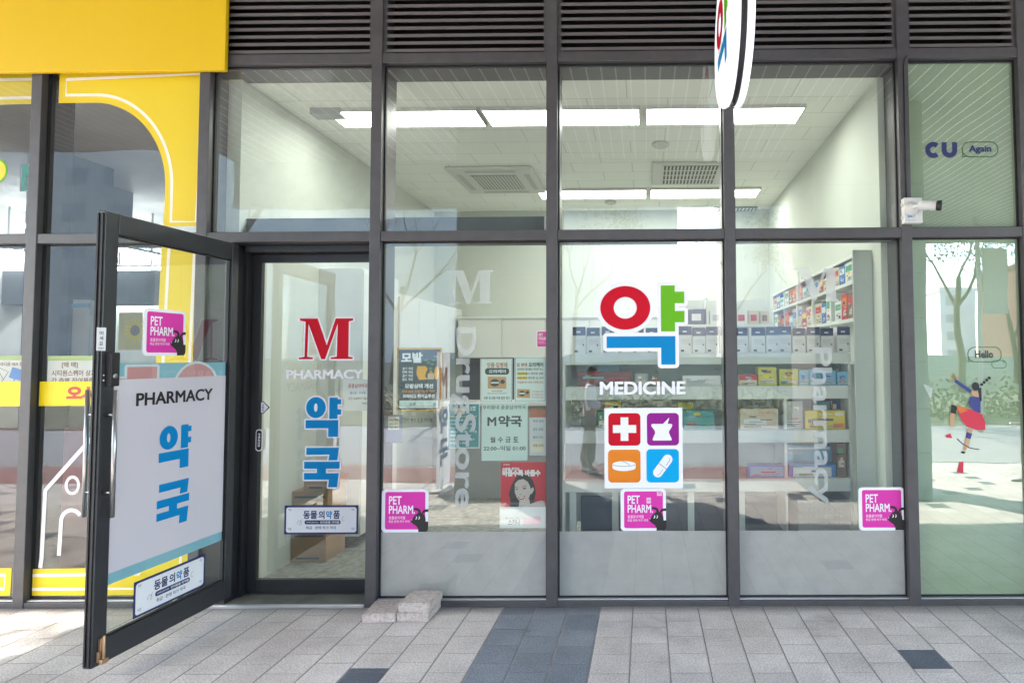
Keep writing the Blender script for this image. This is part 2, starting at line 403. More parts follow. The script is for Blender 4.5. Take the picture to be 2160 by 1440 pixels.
st_ = MB(); st_.box(-14, 14, -3.02, -2.722, LOW, -0.17, PAV); struct('steps', st_)
pz = MB(); pz.quad((-400, -400, LOW), (400, -400, LOW), (400, 4, LOW), (-400, 4, LOW), PAV); struct('ground', pz)
bl = MB(); bl.quad((-60, -7.0, LOW + .004), (4.4, -7.0, LOW + .004), (4.4, -5.6, LOW + .004), (-60, -5.6, LOW + .004), mat('red_path', (0.26, 0.115, 0.11), 0.85, 0.2, 0.15, 5, 0.2, 80)); struct('path', bl)
rd = MB(); rd.quad((-60, -13, LOW + .008), (60, -13, LOW + .008), (60, -7.1, LOW + .008), (-60, -7.1, LOW + .008), mat('pale_asphalt', (0.3, 0.3, 0.31), 0.9, 0.2, 0.1, 3)); struct('road', rd)
GR = mat('dry_grass', (0.2, 0.195, 0.13), 0.95, 0.1, 0.35, 1.2, 0.6, 20)
gb = MB()
N = 40
for i in range(N):
    x0 = -60 + 120 * i / N; x1 = -60 + 120 * (i + 1) / N
    h = lambda x, k: (LOW + 0.02, 0.75, 1.5)[k] + (0.12 * math.sin(x * .5) if k else 0)
    for k, (ya, yb) in enumerate(((-13.1, -19), (-19, -34))):
        gb.quad((x0, ya, h(x0, k)), (x1, ya, h(x1, k)), (x1, yb, h(x1, k + 1)), (x0, yb, h(x0, k + 1)), GR)
struct('grass_bank', gb)

# ================================================================== SHOP BUILDING
bld = thing('shop_building', 'glass fronted shop building with dark bronze mullions and louvres above', 'building', (-0.6, 0.2, 0))
MX = [-5.05, -3.94, -2.845, -1.73, -0.598, 0.5355, 1.6565, 2.425, 3.55]
MW = 0.034; ZT0, ZT1 = 3.455, 3.52; ZM0, ZM1 = 2.296, 2.359
ZTOP = 4.6
for x in MX:
    b_ = MB(); b_.box(x - MW, x + MW, -0.05, 0.19, 0.0, ZTOP, BRONZE); b_.build('mullion', bld, 0.003)
for i in range(len(MX) - 1):
    a, c = MX[i] + MW, MX[i + 1] - MW
    t = MB(); t.box(a, c, -0.045, 0.1915, ZT0, ZT1, BRONZE); t.box(a, c, 0.006, 0.1915, ZT0 - 0.02, ZT0 - .0001, BRONZE); t.build('transom', bld, 0.003)
    t = MB(); t.box(a, c, -0.045, 0.15, ZM0, ZM1, BRONZE); t.build('transom', bld, 0.003)
    if i != 2:
        t = MB(); t.box(a, c, -0.045, 0.12, 0.0, 0.034, BRONZE); t.box(a, c, -0.03, 0.02, 0.0345, 0.043, SILVER); t.build('bottom_rail', bld, 0.002)
    # thin rubber seals
    # louvres above
    lv = MB(); lv.box(a, c, 0.10, 0.12, ZT1, ZTOP, SEAL)
    lv.box(a, a + 0.022, -0.03, 0.09, ZT1, ZTOP, BRONZE); lv.box(c - 0.022, c, -0.03, 0.09, ZT1, ZTOP, BRONZE)
    z = ZT1 + 0.012
    while z < ZTOP - .05:
        vs = []
        for xx in (a + .022, c - .022):
            for (yy, zz) in ((-0.03, z), (-0.03, z + 0.021), (0.04, z + 0.054), (0.04, z + 0.036)): vs.append((xx, yy, zz))
        lv.add(vs, [(0, 1, 2, 3), (7, 6, 5, 4), (0, 4, 5, 1), (1, 5, 6, 2), (2, 6, 7, 3), (3, 7, 4, 0)], BRONZE_IN)
        z += 0.0495
    lv.build('louvre_panel', bld)
    # panes
    g = MB(); gm = GLASSD if i == 2 else (GLASSY if i < 2 else (GLASSR if i > 5 else GLASS))
    g.quad((a, 0, ZM1), (c, 0, ZM1), (c, 0, ZT0), (a, 0, ZT0), gm); g.build('window_pane', bld)
    if i != 2:
        g = MB(); g.quad((a, 0, .043), (c, 0, .043), (c, 0, ZM0), (a, 0, ZM0), gm); g.build('window_pane', bld)
    s_ = MB()
    for (z0, z1) in ((ZM1, ZT0),) + (() if i == 2 else ((.0432, ZM0),)):
        s_.box(a, a + .009, -.006, .012, z0, z1, SEAL); s_.box(c - .009, c, -.006, .012, z0, z1, SEAL)
        s_.box(a + .009, c - .009, -.006, .012, z1 - .009, z1, SEAL); s_.box(a + .009, c - .009, -.006, .012, z0, z0 + .009, SEAL)
    s_.build('window_seal', bld)
# grey frosted film along the foot of the pharmacy windows
FILM = mat('grey_window_film', (0.46, 0.415, 0.44), 0.7, 0.25, 0.09, 9, 0.05, 300)
zf = at(1360, 1120).z
for i in (3, 4, 5):
    f_ = MB(); f_.box(MX[i] + MW, MX[i + 1] - MW, 0.004, 0.007, 0.0435, zf, FILM); f_.build('window_film', bld)
# green film behind the right hand shop's glass
GFILM = mat('green_window_film', (0.35, 0.435, 0.275), 0.6, 0.3, 0.08, 2.5)
for i in (6, 7):
    for z0, z1 in ((.0435, ZM0), (ZM1, ZT0)):
        f_ = MB(); f_.box(MX[i] + MW, MX[i + 1] - MW, 0.006, 0.009, z0, z1, GFILM); f_.build('window_film', bld)
# canopy soffit, pale joints between dark boards; edge stepped to shape the sun patch
def soffit_mat():
    m = bpy.data.materials.new('soffit_boards'); m.use_nodes = True
    n = m.node_tree.nodes; l = m.node_tree.links; b = n['Principled BSDF']
    g = n.new('ShaderNodeNewGeometry'); sp = n.new('ShaderNodeSeparateXYZ'); l.new(g.outputs['Position'], sp.inputs[0])
    d = n.new('ShaderNodeMath'); d.operation = 'DIVIDE'; d.inputs[1].default_value = 0.18; l.new(sp.outputs[0], d.inputs[0])
    f = n.new('ShaderNodeMath'); f.operation = 'FRACT'; l.new(d.outputs[0], f.inputs[0])
    t = n.new('ShaderNodeMath'); t.operation = 'LESS_THAN'; t.inputs[1].default_value = 0.1; l.new(f.outputs[0], t.inputs[0])
    mx = n.new('ShaderNodeMix'); mx.data_type = 'RGBA'; mx.inputs[6].default_value = (0.2, 0.205, 0.2, 1); mx.inputs[7].default_value = (0.9, 0.9, 0.9, 1)
    l.new(t.outputs[0], mx.inputs[0]); l.new(mx.outputs[2], b.inputs['Base Color']); b.inputs['Roughness'].default_value = 0.7
    return m
SOF = soffit_mat()
c_ = MB(); c_.box(-7.2, 14, -7.45, 0.4, 5.0, 5.3, SOF); c_.box(-7.2, 4.59, -6.9, -6.7, 4.2, 4.998, mat('sky_block_beam', (.16, .17, .19), .6)); c_.box(-14, -7.202, -6.1, 0.4, 5.0, 5.3, SOF); c_.box(-14, 14, -0.05, 0.3, 4.6, 4.998, BRONZE); c_.box(4.6, 14, -15, -7.452, 5.0, 5.3, SOF); c_.build('canopy', bld)  # hanging beam is added to keep mirrored sky out of the upper panes
# pharmacy room
XL, XR, YB, ZC = -2.72, 1.58, 3.95, 3.44
def tile_mat():
    m = bpy.data.materials.new('ceiling_tiles'); m.use_nodes = True
    n = m.node_tree.nodes; l = m.node_tree.links; b = n['Principled BSDF']
    g = n.new('ShaderNodeNewGeometry'); mp = n.new('ShaderNodeMapping'); mp.inputs['Location'].default_value = (0.13, 0.1, 0); l.new(g.outputs['Position'], mp.inputs[0])
    br = n.new('ShaderNodeTexBrick'); br.inputs['Scale'].default_value = 1; br.inputs['Brick Width'].default_value = 0.6; br.inputs['Row Height'].default_value = 0.3
    br.inputs['Mortar Size'].default_value = 0.0035; br.inputs['Color1'].default_value = (0.86, 0.87, 0.82, 1); br.inputs['Color2'].default_value = (0.83, 0.84, 0.79, 1); br.inputs['Mortar'].default_value = (0.58, 0.585, 0.55, 1)
    l.new(mp.outputs[0], br.inputs['Vector'])
    ns = n.new('ShaderNodeTexNoise'); ns.inputs['Scale'].default_value = 150; ns.inputs['Detail'].default_value = 5; l.new(g.outputs['Position'], ns.inputs['Vector'])
    mr = n.new('ShaderNodeMapRange'); mr.inputs[1].default_value = 0.35; mr.inputs[2].default_value = 0.6; mr.inputs[3].default_value = 0.88; mr.inputs[4].default_value = 1.03; l.new(ns.outputs['Fac'], mr.inputs[0])
    sc = n.new('ShaderNodeVectorMath'); sc.operation = 'SCALE'; l.new(br.outputs['Color'], sc.inputs[0]); l.new(mr.outputs[0], sc.inputs['Scale']); l.new(sc.outputs[0], b.inputs['Base Color'])
    b.inputs['Roughness'].default_value = 0.9
    return m
ce = MB(); ce.box(XL, XR, 0.192, YB, ZC, ZC + 0.1, tile_mat()); ce.build('ceiling', bld)
wl = MB(); wl.box(XL - 0.1, XL, 0.13, YB, 0, ZC, WALLW); wl.build('interior_wall', bld)
wl = MB(); wl.box(XR, XR + 0.1, 0.192, YB, 0, ZC, WALLW); wl.build('interior_wall', bld)
wl = MB(); wl.box(XL - .1, XR + .1, YB + .001, YB + .1, 0, ZC + .1, WALLW); wl.build('interior_wall', bld)
fl = MB(); fl.box(XL, XR, 0.132, YB, -0.05, 0.006, mat('terrazzo_floor', (.22, .23, .21), 0.5, 0.4, 0.55, 18)); struct('floor', fl)
# door header beam behind the first two upper panes
hb = MB(); zb0, zb1 = 2.20, at(820, 466, .3).z
hb.box(XL + .002, at(1150, 470, .24).x, 0.2, 0.34, zb0 + .17, zb1, DARKB); hb.build('door_header_beam', bld)
# ------------------------------------------------------------------ ceiling lights
LAMP = mat('led_diffuser', (1.0, 1.0, 0.97), 0.5, emit=1.75)
LFR = mat('lamp_frame', (0.55, 0.55, 0.53), 0.5)
def ceil_light(xa, xb, ya, yb, label):
    t = thing('ceiling_light', label, 'ceiling light', ((xa + xb) / 2, (ya + yb) / 2, ZC), 'ceiling lights in the pharmacy')
    f = MB()
    for (a, b, c, d) in ((xa, xb, ya, ya + .012), (xa, xb, yb - .012, yb), (xa, xa + .012, ya + .012, yb - .012), (xb - .012, xb, ya + .012, yb - .012)):
        f.box(a, b, c, d, ZC - .03, ZC - .0005, LFR)
    f.build('frame', t)
    d = MB(); d.box(xa + .0125, xb - .0125, ya + .0125, yb - .0125, ZC - .026, ZC - .002, LAMP); d.build('diffuser', t)
def cz(px, py): return onz(px, py, ZC - 0.02)
y1a, y1b = cz(1300, 228).y, cz(1300, 263).y
y2a, y2b = cz(1300, 400).y, cz(1300, 418).y
xs = [cz(p, 228).x for p in (675, 1003, 1011, 1350, 1361, 1699)]
ceil_light(xs[0], xs[1], y1a, y1b, 'left long lit ceiling panel of the front row, above the door')
ceil_light(xs[2], xs[3], y1a, y1b, 'middle long lit ceiling panel of the front row of three')
ceil_light(xs[4], xs[5], y1a, y1b, 'right long lit ceiling panel of the front row, beside the round sign')
xs = [cz(p, 400).x for p in (1130, 1364, 1371, 1605)]
ceil_light(xs[0], xs[1], y2a, y2b, 'left lit ceiling panel of the rear row of two')
ceil_light(xs[2], xs[3], y2a, y2b, 'right lit ceiling panel of the rear row, below the ceiling vent')
# air conditioner cassette
APL = mat('white_appliance_plastic', (0.6, 0.6, 0.57), 0.5); SLOT = mat('grille_dark', (0.12, 0.12, 0.12), 0.7); MESH = mat('grille_grey', (0.3, 0.31, 0.3), 0.6)
p0, p1 = onz(945, 357, ZC - .03), onz(1105, 417, ZC - .03)
cxm = (p0.x + onz(1105, 357, ZC).x) / 2
ac = thing('ceiling_air_conditioner', 'square white ceiling air conditioner with a grey central grille', 'air conditioner', (-1.55, 2.55, ZC))
xa, xb, ya, yb = -1.98, -1.12, 2.06, 2.98
b_ = MB(); b_.box(xa, xb, ya, yb, ZC - .035, ZC - .0005, APL); b_.build('panel', ac, .012)
b_ = MB(); b_.box(xa + .2, xb - .2, ya + .2, yb - .2, ZC - .042, ZC - .0352, MESH)
for k in range(14): b_.box(xa + .2 + k * .034, xa + .214 + k * .034, ya + .2, yb - .2, ZC - .046, ZC - .0422, APL)
b_.build('grille', ac)
for (a, b, c, d) in ((xa + .18, xb - .18, ya + .06, ya + .11), (xa + .18, xb - .18, yb - .11, yb - .06), (xa + .06, xa + .11, ya + .18, yb - .18), (xb - .11, xb - .06, ya + .18, yb - .18)):
    s_ = MB(); s_.box(a, b, c, d, ZC - .039, ZC - .0352, mat('vane_grey', (.42, .42, .4), .5)); s_.build('vane', ac)
# ventilation grille unit
q = [onz(px, py, ZC - .02) for px, py in ((1376, 345), (1520, 388))]
vt = thing('ceiling_vent', 'rounded white ceiling vent with a fine dark grid, behind the round sign', 'vent', ((q[0].x + q[1].x) / 2, (q[0].y + q[1].y) / 2, ZC))
b_ = MB(); xa, xb, ya, yb = q[0].x, q[1].x, q[0].y, q[1].y; b_.box(xa, xb, ya, yb, ZC - .03, ZC - .0005, APL); b_.build('panel', vt, .01)
b_ = MB(); gx0, gx1, gy0, gy1 = xa + .1, xb - .1, ya + .05, yb - .06
b_.box(gx0, gx1, gy0, gy1, ZC - .034, ZC - .0302, SLOT)
for k in range(15): b_.box(gx0 + (gx1 - gx0) * k / 15, gx0 + (gx1 - gx0) * (k + .45) / 15, gy0, gy1, ZC - .037, ZC - .0342, APL)
for k in range(3): b_.box(gx0, gx1, gy0 + (gy1 - gy0) * (k + .8) / 4, gy0 + (gy1 - gy0) * (k + .95) / 4, ZC - .039, ZC - .0372, APL)
b_.build('grille', vt)
q = [onz(px, py, ZC - .02) for px, py in ((1492, 470), (1552, 482))]
b_ = MB(); b_.box(q[0].x, q[1].x + .1, q[0].y - .05, YB - .15, ZC - .02, ZC - .0005, SLOT)
for k in range(12): xk = q[0].x + k * (q[1].x + .1 - q[0].x) / 12; b_.box(xk, xk + .02, q[0].y - .05, YB - .15, ZC - .024, ZC - .0202, APL)
solo('ceiling_vent', b_, 'slotted ceiling vent at the back of the room by the right wall', 'vent', (q[0].x, q[0].y, ZC))
for (px, py, r, lb) in ((1393, 303, .075, 'round white ceiling speaker between the two rows of lights'), (1288, 425, .07, 'round white smoke detector behind the rear row of lights')):
    p = onz(px, py, ZC); b_ = MB(); b_.lathe((p.x, p.y, ZC - .0005), (0, 0, -1), [(0, r), (.02, r), (.028, r * .85), (.022, r * .75), (.022, .01)], APL); solo('ceiling_fitting', b_, lb, 'ceiling fitting', (p.x, p.y, ZC))

b_ = MB(); ya = .62; pa, pb = at(654, 178, ya), at(717, 240, ya); b_.box(pa.x, pb.x, ya, ya + .12, pb.z, pa.z, GREYW); b_.tube([(pb.x - .01, ya + .05, pa.z), (pb.x - .01, ya + .05, ZC - .001)], .006, SILVER, 8); b_.tube([(pa.x + .01, ya + .05, pa.z), (pa.x + .01, ya + .05, ZC - .001)], .006, SILVER, 8)
solo('hanging_box', b_, 'grey box hung from the ceiling before the left end of the front lights', 'box', ((pa.x + pb.x) / 2, ya, pb.z), None, .004)
# ------------------------------------------------------------------ cabinets
cb = thing('wall_cabinet', 'row of tall white cabinets along the left wall', 'cabinet', (XL + .2, 2.5, 0))
b_ = MB(); b_.box(XL + .002, XL + .36, 1.9, YB - .02, 1.62, 2.17, CABW); b_.build('carcass', cb)
for k in range(4):
    d = MB(); y0 = 1.905 + k * .5; d.box(XL + .3602, XL + .378, y0, min(y0 + .494, YB - .03), 1.615, 2.14, CABW); d.build('door', cb, .003)
cb = thing('wall_cabinet', 'row of white wall cabinets on the back wall', 'cabinet', (-1.2, YB - .2, 1.5))
b_ = MB(); b_.box(-2.3, 1.45, YB - .35, YB - .002, 1.56, 2.05, CABW); b_.box(-2.3, 1.45, YB - .38, YB - .352, 2.03, 2.06, CABW); b_.build('carcass', cb)
for k in range(7):
    d = MB(); x0 = -2.29 + k * .533; d.box(x0, x0 + .527, YB - .37, YB - .352, 1.555, 2.027, CABW); d.build('door', cb, .003)
# tall cabinet near the door on the left wall
cb = thing('tall_cabinet', 'tall white cupboard behind the sliding door on the left wall', 'cabinet', (XL + .2, 1.5, 0))
b_ = MB(); b_.box(XL + .002, XL + .36, 1.15, 1.88, 0.1, 2.3, CABW); b_.build('carcass', cb)
for k in range(2):
    d = MB(); d.box(XL + .3602, XL + .375, 1.155 + k * .364, 1.51 + k * .364, .11, 2.29, CABW); d.build('door', cb, .003)
# counter at the back; a dark board paints the shade below the cabinets
ct = thing('counter', 'grey dispensing counter under the back wall cabinets', 'counter', (-1.3, 3.0, 0))
b_ = MB(); b_.box(-2.3, .3, 2.95, 3.35, .006, 1.02, GREYW); b_.build('front', ct); b_ = MB(); b_.box(-2.33, .33, 2.9, 3.4, 1.0202, 1.06, CABW); b_.build('worktop', ct, .004)
b_ = MB(); b_.box(-2.34, 1.45, YB - .03, YB - .002, .01, 1.55, DARKB); b_.build('niche_shade_board', ct)

# ------------------------------------------------------------------ right wall shelving
rs = thing('wall_shelf', 'white open shelving along the right wall with a grey end panel', 'shelf', (1.47, 1.5, 0))
XS = at(1800, 600, .35).x; YS0, YS1 = .35, 3.1
zt = at(1800, 527, .35).z
b_ = MB(); b_.box(XS, XR - .001, YS0, YS0 + .02, .01, zt, mat('grey_end_panel', (.46, .5, .48), .5, .3, .03, 3)); b_.build('side_panel', rs, .002)
zs = [1.5, 1.80, 2.06, zt - .04]
for z in zs:
    b_ = MB(); b_.box(XS, XR - .002, YS0 + .0202, YS1, z - .012, z + .012, SHELFW); b_.build('shelf_board', rs)
b_ = MB(); b_.box(XR - .012, XR - .001, YS0 + .0202, YS1, .01, zt - .06, SHELFW); b_.build('back_panel', rs)
for k in range(1, 6):
    y = YS0 + k * (YS1 - YS0) / 5; b_ = MB(); b_.box(XS + .002, XR - .013, y - .01, y + .01, 1.512, zt - .0525, SHELFW); b_.build('divider', rs)

# ------------------------------------------------------------------ product boxes
def product(name, label, cat, x0, x1, y0, y1, z0, z1, mt, bands=(), group=None, side='y'):
    b = MB(); b.box(x0, x1, y0, y1, z0, z1, mt)
    q_ = random.Random(name + label); ext = []
    pal = [PC[k] for k in ('white', 'cream', 'navy', 'lblue', 'grey', 'orange', 'yellow', 'green', 'crimson')]
    if cat != 'medicine box' or side == 'x':
        for k in range(5):
            a = q_.uniform(.05, .6); d = q_.uniform(.08, .8); ext.append((a, min(.95, a + q_.uniform(.1, .4)), d, min(.96, d + q_.choice((.04, .05, .12))), q_.choice(pal)))
        for k in range(3): d = .1 + .07 * k; ext.append((.1, q_.uniform(.4, .9), d, d + .025, INK))
    bands = list(bands) + ext
    for kb, (a, c, d, e, m2) in enumerate(bands):                   # fractions of the front face: left, right, bottom, top
        if side == 'y':
            xa, xb = x0 + (x1 - x0) * a, x0 + (x1 - x0) * c; za, zb = z0 + (z1 - z0) * d, z0 + (z1 - z0) * e
            b.box(xa, xb, y0 - .0012 - kb * .00008, y0 - .0002, za, zb, m2)
        else:
            ya, yb = y0 + (y1 - y0) * a, y0 + (y1 - y0) * c; za, zb = z0 + (z1 - z0) * d, z0 + (z1 - z0) * e
            b.box(x0 - .0012 - kb * .00008, x0 - .0002, ya, yb, za, zb, m2)
    return solo(name, b, label, cat, ((x0 + x1) / 2, (y0 + y1) / 2, z0), group, 0)
PC = {'red': mat('carton_red', (.5, .03, .04), .45), 'crimson': mat('carton_crimson', (.35, .02, .06), .45), 'blue': mat('carton_blue', (.02, .17, .5), .45), 'lblue': mat('carton_light_blue', (.15, .42, .62), .45),
      'white': mat('carton_white', (.7, .7, .7), .5), 'grey': mat('carton_grey', (.42, .43, .44), .5), 'cream': mat('carton_cream', (.6, .52, .4), .5), 'yellow': mat('carton_yellow', (.72, .55, .02), .45),
      'brown': mat('carton_brown', (.2, .11, .06), .5), 'green': mat('carton_green', (.06, .32, .16), .5), 'teal': mat('carton_teal', (.05, .3, .3), .5), 'navy': NAVY, 'orange': mat('carton_orange', (.65, .2, .03), .5),
      'dred': mat('carton_dark_red', (.17, .02, .025), .5), 'pyel': mat('pouch_yellow', (.55, .5, .05), .35)}
rnd = random.Random(3)
combos = [('lblue', 'white', 'pale blue and white'), ('red', 'orange', 'bright red'), ('brown', 'red', 'dark brown'), ('white', 'green', 'white and green'), ('blue', 'white', 'blue'), ('cream', 'red', 'cream'), ('crimson', 'yellow', 'crimson'), ('grey', 'blue', 'pale grey')]
lev = {1: 'upper', 0: 'lower'}
for li, (zb, zt_) in enumerate(((zs[1] + .0125, zs[2] - .014), (zs[2] + .0125, zs[3] - .014))):
    for k in range(5):
        ya = YS0 + .04 + k * (YS1 - YS0) / 5; yb = YS0 + (k + 1) * (YS1 - YS0) / 5 - .02; y = ya
        j = 0
        while y < yb - .1:
            wd = rnd.uniform(.11, .19); wd = min(wd, yb - y); h = (zt_ - zb) * rnd.uniform(.6, .93)
            pick = {(0, 0): 2, (0, 1): 1, (0, 2): 3}.get((li, k * 10 + j)) if k == 0 else None
            m1, m2, nm = combos[(li * 3 + k * 2 + j + (1 if li == 0 else 0)) % len(combos)] if pick is None else combos[pick]
            bayw = ORD[k]
            product('medicine_box', '%s medicine box, %s in %s bay of the %s wall shelf' % (nm, ORD[j], bayw, lev[li]), 'medicine box',
                    XS + .01, XS + .12, y, y + wd - .006, zb, zb + h, PC[m1], ((.1, .9, .55, .85, PC[m2]), (.2, .7, .15, .3, PC['white'])), 'boxes on the right wall shelves', side='x')
            y += wd; j += 1
# ------------------------------------------------------------------ display gondola facing the window
gd = thing('display_shelf', 'white tiered display shelf facing the street behind the third and fourth windows', 'shelf', (.4, .6, 0))
GY = .46
GX0, GX1 = at(1186, 800, GY).x, at(1797, 800, GY).x
SZ = []
for (py0, py1, dy) in ((745, 768, 0), (814, 842, 0), (907, 934, 0), (1009, 1037, 0)):
    z1, z0 = at(1500, py0, GY).z, at(1500, py1, GY).z; SZ.append(z1)
    b_ = MB(); b_.box(GX0 + .022, GX1 - .022, GY, GY + .36, z0, z1, SHELFW); b_.build('shelf_board', gd, .003)
for xx in (GX0, GX1 - .02):
    b_ = MB(); b_.box(xx, xx + .02, GY + .012, GY + .37, .01, SZ[0] - .01, SHELFW); b_.build('side_panel', gd, .002)
xm = at(1655, 900, GY).x
b_ = MB(); b_.box(xm, xm + .02, GY + .015, GY + .36, .3, SZ[1] - .09, SHELFW); b_.build('divider', gd)
b_ = MB(); b_.box(GX0 + .022, GX1 - .022, GY + .362, GY + .372, .3, SZ[0] - .06, mat('gondola_back', (.42, .45, .43), .6)); b_.build('back_panel', gd)
for px in (1200, 1290, 1452, 1560):
    xk = at(px, 1050, GY).x; b_ = MB(); b_.box(xk, xk + .045, GY + .05, GY + .09, .008, SZ[3] - .09, SHELFW); b_.build('leg', gd)
b_ = MB(); b_.box(GX0 + .1, GX1 - .1, GY + .3, GY + .33, .01, .5, DARKB); b_.build('kick_board', gd)
# row of navy topped boxes
xs_ = [1208, 1238, 1269, 1300, 1331, 1362, 1393, 1432, 1461, 1489, 1520, 1550, 1585, 1616, 1642, 1672, 1702, 1731, 1766]
BY = GY + .03
for k, px in enumerate(xs_):
    xa = at(px, 720, BY).x; xb = at(px + (27 if px != 1585 else 29), 720, BY).x; z0 = SZ[0] + .001; z1 = at(px, 690, BY).z + rnd.uniform(-.006, .006)
    bands = ((0, 1, .68, 1.0, NAVY), (.3, .62, .78, .84, PC['white']), (.15, .85, .5, .52, PC['grey']), (.15, .85, .43, .45, PC['grey']), (.2, .8, .36, .375, PC['grey']), (.15, .4, .06, .14, INK), (.78, .88, .3, .37, INK))
    product('medicine_box', 'white medicine box with navy top, %s from the left on the top display shelf' % ORD[k], 'medicine box', xa, xb, BY, BY + .1, z0, z1, PC['white'], bands, 'navy topped boxes on the top display shelf')
def onshelf(si, px0, px1, pyt, name, label, cat, mt, bands=(), dy=.03, dep=.12, group=None):
    y = GY + dy; xa, xb = at(px0, 800, y).x, at(px1, 800, y).x; z0 = SZ[si] + .001; z1 = at((px0 + px1) / 2, pyt, y).z
    return product(name, label, cat, xa, xb, y, y + dep, z0, max(z1, z0 + .03), mt, bands, group)
LB = lambda m2: ((.1, .9, .12, .5, m2), (.2, .5, .6, .8, PC['white']))
onshelf(1, 1220, 1334, 783, 'display_carton', 'wide dark red carton on the second display shelf behind the woman in blue', 'carton', PC['dred'], ((.3, .9, .3, .4, PC['crimson']),))
onshelf(1, 1262, 1308, 762, 'display_carton', 'navy and sky blue box standing behind the dark red carton', 'carton', PC['navy'], ((0, 1, .6, 1, PC['lblue']), (.05, .6, .86, .95, PC['navy'])), dy=.2)
onshelf(1, 1340, 1366, 788, 'display_carton', 'small pale round topped pack beside the dark red carton', 'carton', PC['grey'], LB(PC['cream']))
onshelf(1, 1372, 1390, 790, 'display_carton', 'small brown pack below the blue stroke of the window character', 'carton', PC['brown'], LB(PC['red']))
onshelf(1, 1440, 1520, 792, 'display_carton', 'low white carton at the right of the third window, second shelf', 'carton', PC['white'], ((.1, .6, .3, .6, PC['grey']),))
onshelf(1, 1560, 1597, 790, 'display_carton', 'red topped low tray left of the yellow pouches', 'carton', PC['cream'], ((0, 1, .5, 1, PC['red']),))
for k, (a, b, t) in enumerate(((1600, 1638, 774), (1644, 1684, 778))):
    onshelf(1, a, b, t, 'pouch', '%s of two yellow pouches on the second display shelf' % ('left', 'right')[k], 'pouch', PC['pyel'], ((.12, .88, .15, .35, PC['cream']), (.2, .8, .45, .6, PC['yellow']), (.3, .7, .68, .8, PC['brown'])), group='yellow pouches')
for k, (a, b, t) in enumerate(((1686, 1706, 780), (1708, 1733, 778), (1735, 1763, 781), (1766, 1793, 784))):
    onshelf(1, a, b, t, 'pouch', 'pale blue pouch, %s from the left on the second display shelf' % ORD[k], 'pouch', PC['lblue'], ((.2, .6, .4, .7, PC['blue']), (.1, .9, .08, .2, PC['white'])), group='pale blue pouches')
onshelf(1, 1760, 1776, 756, 'price_card', 'green and black card standing behind the pale blue pouches', 'card', PC['green'], ((.1, .9, .1, .4, BLK),), dy=.2, dep=.01)
onshelf(2, 1650, 1692, 846, 'display_carton', 'grey white carton left of the yellow vitamin carton', 'carton', PC['grey'], ((.15, .8, .2, .3, PC['white']), (.55, .8, .7, .8, PC['white'])))
vb = onshelf(2, 1697, 1781, 866, 'display_carton', 'yellow vitamin carton with dark lettering on the third display shelf', 'carton', PC['yellow'], ((.75, .95, .72, .9, PC['white']), (.7, .98, .05, .3, PC['orange'])))
VP_ = Plane((0, GY + .029, 0), (1, 0, 0), (0, -1, 0))
pr = Print(Rect(VP_, (1697, 866, 1781, 906))); pr.text('비타민C', (1705, 882, 1745, 894), NAVY, .0016, .03); pr.text('500mg', (1707, 897, 1720, 902), BLK, .0016, .02); pr.build('lettering', vb)
onshelf(2, 1750, 1776, 840, 'display_carton', 'dark blue box standing behind the yellow vitamin carton', 'carton', PC['navy'], LB(PC['lblue']), dy=.2)
onshelf(2, 1718, 1749, 846, 'display_carton', 'teal and white box lying behind the yellow vitamin carton', 'carton', PC['teal'], LB(PC['white']), dy=.2)
onshelf(2, 1277, 1310, 846, 'pouch', 'yellow green pouch half hidden behind the top of the icon board, left', 'pouch', PC['pyel'], LB(PC['green']), dy=.1)
onshelf(2, 1430, 1462, 849, 'pouch', 'olive and yellow pouch right of the icon board top', 'pouch', PC['pyel'], LB(PC['brown']), dy=.2)
onshelf(2, 1441, 1506, 866, 'display_carton', 'long teal carton right of the icon board', 'carton', PC['teal'], ((.05, .95, .2, .3, PC['green']),))
onshelf(2, 1262, 1276, 868, 'display_carton', 'small green box left of the icon board', 'carton', PC['green'], LB(PC['white']))
onshelf(2, 1560, 1640, 862, 'display_carton', 'pale pink carton at the left of the fourth window', 'carton', PC['cream'], ((.1, .7, .2, .5, PC['white']),))
onshelf(3, 1655, 1752, 940, 'display_carton', 'large pale blue carton on the lowest display shelf', 'carton', PC['lblue'], ((.05, .95, .88, .95, PC['white']),), dy=.17)
onshelf(3, 1662, 1760, 979, 'display_carton', 'blue tray with a white label in front of the large pale blue carton', 'carton', PC['blue'], ((.08, .9, .05, .78, PC['white']), (.2, .5, .1, .3, PC['brown'])))
onshelf(3, 1575, 1655, 981, 'display_carton', 'blue tray with pale label at the left of the fourth window', 'carton', PC['blue'], ((.06, .94, .1, .88, PC['lblue']),))
onshelf(3, 1762, 1781, 935, 'display_carton', 'brown patterned box at the right end of the lowest display shelf', 'carton', PC['brown'], ((.2, .8, .3, .5, PC['cream']), (.1, .7, .7, .85, PC['green'])))
# basket under the display shelf
bk = MB(); BK = mat('basket_plastic', (.38, .42, .42), .6)
xa, xb = at(1686, 1080, GY).x, at(1797, 1080, GY).x; z1 = at(1740, 1056, GY).z; z0 = at(1740, 1112, GY).z - .25
bk.box(xa, xb, GY + .04, GY + .3, .008, z1, BK)
for k in range(9):
    for j in range(7): bk.box(xa + .01 + k * .036, xa + .03 + k * .036, GY + .034, GY + .0398, z1 - .03 - j * .05, z1 - .01 - j * .05, PC['grey'])
solo('basket', bk, 'grey lattice storage basket under the right end of the display shelf', 'basket', (xa, GY + .2, 0.008))
